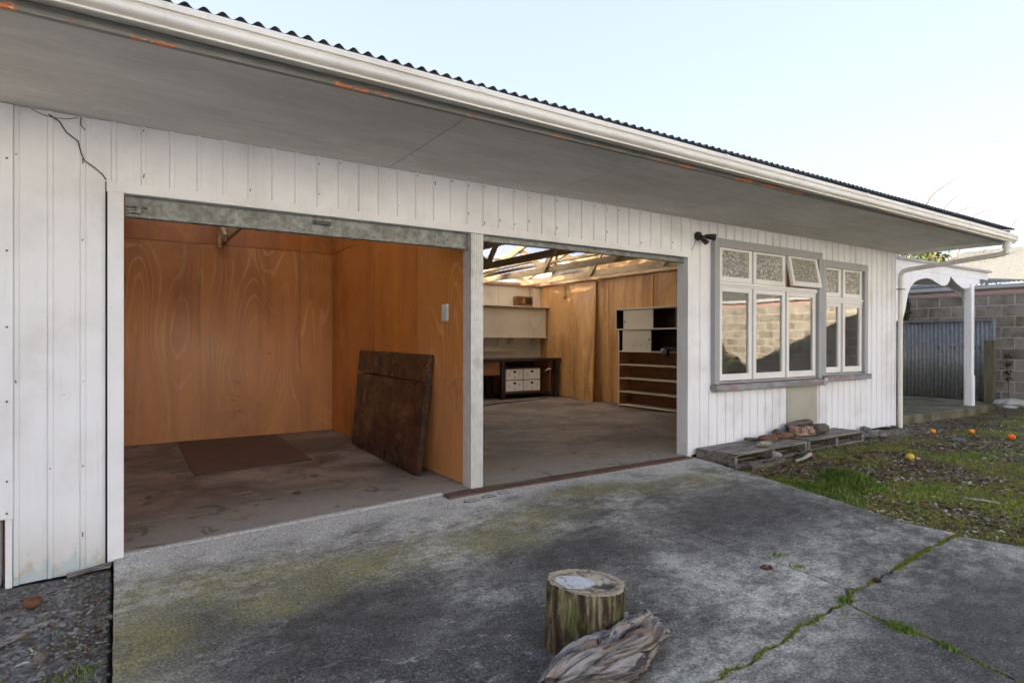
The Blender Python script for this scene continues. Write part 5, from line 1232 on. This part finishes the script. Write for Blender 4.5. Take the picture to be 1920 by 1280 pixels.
def chunk(name, a, b, r0, r1, mat, label, cat, seed, group=None, flat=1.0, seg=14, rows=16, amp=0.22, sub=None):
    rs = random.Random(seed); a, b = Vector(a), Vector(b); d = (b-a); L = d.length; d.normalize()
    s = d.cross(Vector((0, 0, 1))).normalized(); u = s.cross(d)
    bm = bmesh.new(); rings = []
    for i in range(rows):
        t = i/(rows-1); c = a.lerp(b, t); rr = r0+(r1-r0)*t; ends = min(1, 0.72+6*min(t, 1-t))
        c = c + s*0.02*math.sin(t*5+seed) + u*0.012*math.sin(t*4+seed*2)
        ring = []
        for k in range(seg):
            an = 2*math.pi*k/seg; q = 1+amp*noise.noise(Vector((math.cos(an)*1.8+seed, math.sin(an)*1.8, t*1.5)))*1.5 + 0.5*amp*noise.noise(Vector((math.cos(an)*4.5, math.sin(an)*4.5+seed, t*4)))
            ring.append(bm.verts.new(c + (s*math.cos(an) + u*math.sin(an)*flat)*rr*q*ends + d*rs.uniform(-.006, .006)))
        rings.append(ring)
    for p, q in zip(rings, rings[1:]):
        for k in range(seg): bm.faces.new((p[k], p[(k+1) % seg], q[(k+1) % seg], q[k]))
    bm.faces.new(rings[0][::-1]); bm.faces.new(rings[-1])
    o = ob(name, bm, mat, None, smooth=True); e = o.modifiers.new('e', 'EDGE_SPLIT'); e.split_angle = R(48)
    return tag(o, label, cat, group)
def m_fire(name, a, b, c3):
    t = NT(name); g = t.noise(1, 6, 0.7, t.map(scale=(6, 30, 30)), 0.6)
    c = t.mix(t.ramp(g, 0.35, 0.65), a, b); c = t.mix(t.ramp(t.noise(12, 4), 0.55, 0.62), c, c3)
    return t.done(c, 0.9, g, 0.8, 0.01, spec=0.2)
MT['fire_pale'] = m_fire('split_wood_pale', (0.42,0.30,0.21), (0.17,0.10,0.065), (0.10,0.08,0.06))
MT['fire_grey'] = m_fire('log_bark_grey', (0.17,0.14,0.115), (0.06,0.05,0.042), (0.12,0.13,0.07))
MT['fire_red'] = m_fire('rotten_red_wood', (0.24,0.12,0.065), (0.10,0.05,0.03), (0.16,0.15,0.14))
MT['fire_white'] = m_fire('bleached_wood', (0.40,0.38,0.34), (0.20,0.18,0.15), (0.12,0.11,0.10))
GF = 'firewood pieces on the pallets'
ZP = 0.078
chunk('firewood', (6.80, -0.20, ZP+0.065), (7.20, -0.25, ZP+0.06), 0.070, 0.062, 'fire_pale', 'largest pale split log resting across the gap of the two pallets', 'firewood', 1, GF, amp=0.30)
chunk('firewood', (6.84, -0.10, ZP+0.13), (7.34, -0.12, ZP+0.12), 0.038, 0.048, 'fire_grey', 'mossy grey log lying on top of the pale split log', 'firewood', 2, GF)
chunk('firewood', (7.17, -0.30, ZP+0.06), (7.52, -0.20, ZP+0.065), 0.062, 0.055, 'fire_grey', 'dark bark-covered log end right of the pale split log', 'firewood', 3, GF)
chunk('firewood', (6.02, -0.14, ZP+0.028), (6.45, -0.12, ZP+0.03), 0.032, 0.028, 'fire_grey', 'flat grey plank offcut at the left end of the firewood', 'firewood', 4, GF, flat=0.6)
chunk('firewood', (6.18, -0.22, ZP+0.04), (6.42, -0.26, ZP+0.045), 0.045, 0.040, 'fire_red', 'crumbling reddish rotten log chunk in front of the plank offcut', 'firewood', 5, GF, amp=0.5)
chunk('firewood', (6.45, -0.21, ZP+0.04), (6.80, -0.24, ZP+0.035), 0.042, 0.035, 'fire_red', 'long rust brown bark slab between the rotten chunk and the pale log', 'firewood', 6, GF, amp=0.45, flat=0.8)
chunk('firewood', (5.86, -0.40, ZP+0.030), (6.15, -0.36, ZP+0.030), 0.040, 0.036, 'fire_white', 'short bleached white driftwood piece near the pallet front edge', 'firewood', 7, GF, flat=0.75)
chunk('firewood', (6.60, -0.10, ZP+0.06), (6.70, -0.10, ZP+0.06), 0.045, 0.035, 'fire_grey', 'small dark knot of wood standing behind the rust brown slab', 'firewood', 8, GF)
GG = 'wood pieces fallen on the ground by the pallets'
chunk('fallen_branch', (5.33, -0.70, -0.03), (6.0, -0.62, -0.03), 0.035, 0.030, 'fire_grey', 'grey branch with a sawn end lying before the nearest pallet', 'branch', 11, GG)
chunk('fallen_branch', (6.10, -0.70, -0.035), (6.55, -0.62, -0.03), 0.018, 0.022, 'fire_white', 'bleached white stick on the ground before the pallets', 'branch', 12, GG)
chunk('fallen_branch', (6.02, -0.38, -0.02), (6.22, -0.45, -0.02), 0.030, 0.028, 'fire_white', 'short pale branch tucked inside the nearest pallet opening', 'branch', 13, GG)
GR = 'dark rocks at the end of the pallets'
def rock(x, y, z, sx, sy, sz, mat, label, seed, group=GR, name='rock'):
    bm = bmesh.new(); bmesh.ops.create_icosphere(bm, subdivisions=3, radius=1)
    for v in bm.verts:
        q = 1+0.30*noise.noise(v.co*1.6+Vector((seed, 0, 0)))+0.12*noise.noise(v.co*4+Vector((0, seed, 0))); v.co = Vector((v.co.x*sx, v.co.y*sy, v.co.z*sz))*q + Vector((x, y, z))
    return tag(ob(name, bm, mat, None, smooth=True), label, 'rock', group)
MT['rockm'] = m_fire('rock_grey', (0.17,0.165,0.17), (0.09,0.088,0.09), (0.22,0.21,0.2))
MT['rockr'] = m_fire('rock_brown', (0.20,0.10,0.055), (0.10,0.05,0.03), (0.26,0.17,0.11))
rock(8.34, -0.24, -0.02, 0.10, 0.08, 0.055, 'rockm', 'grey rock touching the far pallet end', 1)
rock(8.56, -0.26, -0.02, 0.13, 0.09, 0.065, 'rockm', 'larger purplish rock between two others beside the far pallet', 2)
rock(8.72, -0.30, -0.02, 0.10, 0.09, 0.05, 'rockm', 'rounded rock farthest from the pallet', 3)
rock(8.75, -0.10, 0.0, 0.08, 0.07, 0.05, 'rockm', 'dark rock against the foot of the wall', 4)
rock(-0.375, -0.44, -0.115, 0.040, 0.030, 0.032, 'rockr', 'rust brown broken stone on the left gravel', 5, None, 'brown_stone')
rock(9.2, -1.05, -0.045, 0.10, 0.08, 0.03, 'rockm', 'flat grey stone in the moss beyond the oranges', 6, None, 'flat_stone')
bm = bmesh.new(); beam(bm, (-0.25, -0.075, -0.125), (-0.035, -0.045, -0.105), 0.035, 0.014); tag(ob('wood_strip', bm, 'grey_wood'), 'split grey timber strip on the gravel under the left wall', 'timber strip')
bm = bmesh.new(); beam(bm, (-0.55, -0.95, -0.138), (-0.30, -0.72, -0.135), 0.030, 0.012); tag(ob('wood_strip', bm, 'grey_wood'), 'mossy timber strip lying across the left gravel', 'timber strip')
bm = bmesh.new(); tube(bm, [(5.80, -2.34, -0.035), (5.82, -2.45, -0.03), (5.85, -2.56, -0.035)], [0.008, 0.010, 0.006], 6); tag(ob('pale_stick', bm, 'fire_white'), 'short pale peeled stick on the moss at the right', 'stick')
# concrete rubble by the block wall
for i, (x, y, z, a, b, c) in enumerate(((14.35, -0.05, 0.05, 0.38, 0.25, 0.10), (14.75, -0.35, 0.03, 0.30, 0.22, 0.10), (13.9, -0.15, 0.0, 0.18, 0.14, 0.05), (14.6, -0.75, 0.02, 0.22, 0.2, 0.08))):
    rock(x, y, z, a, b, c, 'mortar', ('broad concrete lump beside the mossy timber post', 'broken concrete lump against the block wall', 'small concrete lump at the corner of the veranda slab', 'rounded concrete lump nearest the camera by the block wall')[i], 30+i, 'concrete rubble by the block wall', 'rubble_lump')
# fruit
def fruit(x, y, r, mat, label, split=False):
    bm = bmesh.new(); bmesh.ops.create_uvsphere(bm, u_segments=20, v_segments=12, radius=r)
    for v in bm.verts: v.co = Vector((v.co.x, v.co.y, v.co.z*0.92*(1-0.05*(abs(v.co.z)/r > 0.9))))
    z = z_ground(x, y)+r*0.92+0.003
    o = ob('fallen_orange', bm, mat, None, smooth=True); o.location = (x, y, z); tag(o, label, 'orange', 'fallen citrus fruit on the grass')
    if split:
        bm = bmesh.new(); bmesh.ops.create_uvsphere(bm, u_segments=8, v_segments=6, radius=r*0.2)
        for v in bm.verts: v.co = Vector((v.co.x*0.5, v.co.y*0.6, v.co.z*1.8)) + Vector((-r*0.72, -r*0.62, 0))
        c = ob('split_skin', bm, 'rust', None, smooth=True); c.parent = o
fruit(9.67, -0.57, 0.037, 'orange', 'orange fruit nearest the downpipe foot')
fruit(10.14, -0.87, 0.038, 'orange', 'orange fruit in the middle of the farther three, partly sunk in grass')
fruit(9.92, -1.39, 0.046, 'tangerine', 'reddest orange with a dark split, at the right edge', True)
fruit(7.26, -1.31, 0.043, 'lemon', 'yellowish fruit lying alone nearest the camera')
# ================================================================== STUMP AND DRIFTWOOD
cx_, cy_ = 1.712, -2.40
def stump_r(an, t): 
    base = 0.168 + 0.010*math.cos(an-0.4) + 0.004*math.sin(3*an+1)
    return base*(1+0.05*noise.noise(Vector((math.cos(an)*3.2, math.sin(an)*3.2, t*0.7)))+0.035*noise.noise(Vector((math.cos(an)*11, math.sin(an)*11, t*1.0)))+0.03*noise.noise(Vector((math.cos(an)*24, math.sin(an)*24, t*4.0)))-0.09*max(0, 0.05-abs(noise.noise(Vector((math.cos(an)*4+7, math.sin(an)*4, t*0.8)))))/0.05) * (1+0.05*(1-t)) 
T = thing('tree_stump', (cx_, cy_, -0.075), 'upright sawn tree stump with pale cut face standing on the driveway', 'stump')
bm = bmesh.new(); rings = []; SEG = 200; RW = 40
def ztop(x, y): return 0.192 - 0.09*((x-cx_)) + 0.10*(y-cy_)*0
for i in range(RW):
    t = i/(RW-1); ring = []
    for k in range(SEG):
        an = 2*math.pi*k/SEG; r = stump_r(an, t); x, y = cx_+r*math.cos(an)-0.018*(1-t), cy_+r*math.sin(an); ring.append(bm.verts.new((x, y, -0.082+(ztop(x, y)+0.082)*t)))
    rings.append(ring)
for p, q in zip(rings, rings[1:]):
    for k in range(SEG): bm.faces.new((p[k], p[(k+1) % SEG], q[(k+1) % SEG], q[k]))
top = [v.co.copy() for v in rings[-1]]
ob('bark', bm, 'stump', T, smooth=True)
bm = bmesh.new(); prev = [bm.verts.new(v) for v in top]
for j in range(1, 16):
    f = 1-j/16.0; ring = []
    for v in top:
        x, y = cx_+(v.x-cx_)*f, cy_+(v.y-cy_)*f; rr = math.hypot(x-1.765, (y+2.455)*1.2)
        dz = 0.003*noise.noise(Vector((x*40, y*40, 0))) + (0.004 if j < 2 else -0.001) - 0.022*max(0, 1-rr/0.06)
        ring.append(bm.verts.new((x, y, ztop(x, y)+dz)))
    for k in range(SEG): bm.faces.new((prev[k], prev[(k+1) % SEG], ring[(k+1) % SEG], ring[k]))
    prev = ring
bm.faces.new(prev)
ob('cut_face', bm, 'stumptop', T, smooth=True)
# driftwood: swept, fluted and twisted
def drift():
    path = [Vector(p) for p in ((1.32, -2.665, -0.02), (1.40, -2.66, -0.005), (1.53, -2.655, -0.004), (1.65, -2.64, -0.002), (1.76, -2.61, 0.0), (1.86, -2.575, 0.004), (1.93, -2.545, 0.0), (1.975, -2.53, -0.004))]
    rad = [0.045, 0.082, 0.106, 0.110, 0.104, 0.092, 0.078, 0.050]
    rows = 150; seg = 150; V_ = []; G_ = []
    def samp(arr, t):
        f = t*(len(arr)-1); i = min(int(f), len(arr)-2); u2 = f-i
        p0 = arr[max(i-1, 0)]; p1 = arr[i]; p2 = arr[i+1]; p3 = arr[min(i+2, len(arr)-1)]
        return 0.5*((2*p1)+(p2-p0)*u2+(2*p0-5*p1+4*p2-p3)*u2*u2+(3*p1-p0-3*p2+p3)*u2**3)
    nz3 = lambda x, y, z: noise.noise(Vector((x, y, z)))
    for i in range(rows):
        t = i/(rows-1); c = samp(path, t); d = (samp(path, min(1, t+.01))-samp(path, max(0, t-.01))).normalized(); s = d.cross(Vector((0, 0, 1))).normalized(); u_ = s.cross(d); r = samp(rad, t)
        for k in range(seg):
            an = 2*math.pi*k/seg; w1 = nz3(t*4, math.cos(an)*1.2, math.sin(an)*1.2+3); tw = an + 0.5*t + 0.28*w1
            cs, sn = math.cos(tw), math.sin(tw)
            low = 0.30*nz3(cs*1.5, sn*1.5, t*2.2) + 0.22*nz3(cs*2.8+5, sn*2.8, t*3.4)
            st = nz3(cs*2.6+20, sn*2.6, t*3.0)*5.0; plate = (math.floor(st) + sm((st-math.floor(st))*4-1.5))*0.075   # terraced plates
            rg = abs(nz3(cs*2.4+9, sn*2.4, t*2.6)); crack = -0.34*max(0, 0.055-rg)/0.055
            rg2 = abs(nz3(cs*6+3, sn*6, t*3.2+8)); crack2 = -0.10*max(0, 0.06-rg2)/0.06
            knot = math.hypot((t-0.62)*5, (an-1.3)*1.2); kn = 0.16*math.exp(-knot*knot*5) - 0.25*math.exp(-knot*knot*40)
            fib = 0.022*nz3(cs*20, sn*20, t*7) + 0.012*nz3(cs*45, sn*45, t*14) + 0.02*nz3(cs*7, sn*7, t*30)
            q = 1 + low + plate + crack + crack2 + kn + fib
            e = max(0, (0.07-min(t, 1-t))/0.07)
            brk = e*(0.06*nz3(cs*3+2, sn*3, 4) + 0.04*nz3(cs*9, sn*9, 14))
            V_.append(c + (s*math.cos(an)*1.08 + u_*math.sin(an)*0.74)*r*q + d*brk)
            G_.append((t*0.75, tw/(2*math.pi)*0.7, 0))
    F_ = [(i*seg+k, i*seg+(k+1) % seg, (i+1)*seg+(k+1) % seg, (i+1)*seg+k) for i in range(rows-1) for k in range(seg)]
    F_ += [tuple(range(seg))[::-1], tuple((rows-1)*seg+k for k in range(seg))]
    for v in V_:
        if v.z < -0.078: v.z = -0.078
    o = ob('driftwood_log', ([tuple(v) for v in V_], [], F_), 'drift', None, smooth=True)
    at = o.data.attributes.new('grain', 'FLOAT_VECTOR', 'POINT'); at.data.foreach_set('vector', np.array(G_, dtype=np.float32).ravel())
    tag(o, 'twisted weathered driftwood log lying against the foot of the stump', 'driftwood')
drift()
# scratches left in wet concrete near the threshold
bm = bmesh.new()
for cx0, n_, rx in ((2.33, 14, 0.075), (2.50, 14, 0.07), (2.66, 12, 0.06)):
    pts = [(cx0+rx*math.cos(2*math.pi*k/n_*0.9+0.6), -0.285+0.028*math.sin(2*math.pi*k/n_*0.9+0.6)+(cx0-2.4)*0.15, z_drive(cx0, -0.28)+0.0005) for k in range(n_)]
    tube(bm, pts, 0.0035, 4)
ob('slab_scratch', bm, 'mark', drive)
for o in list(bpy.data.objects):
    if 'label' in o and o['label'] is None: del o['label']
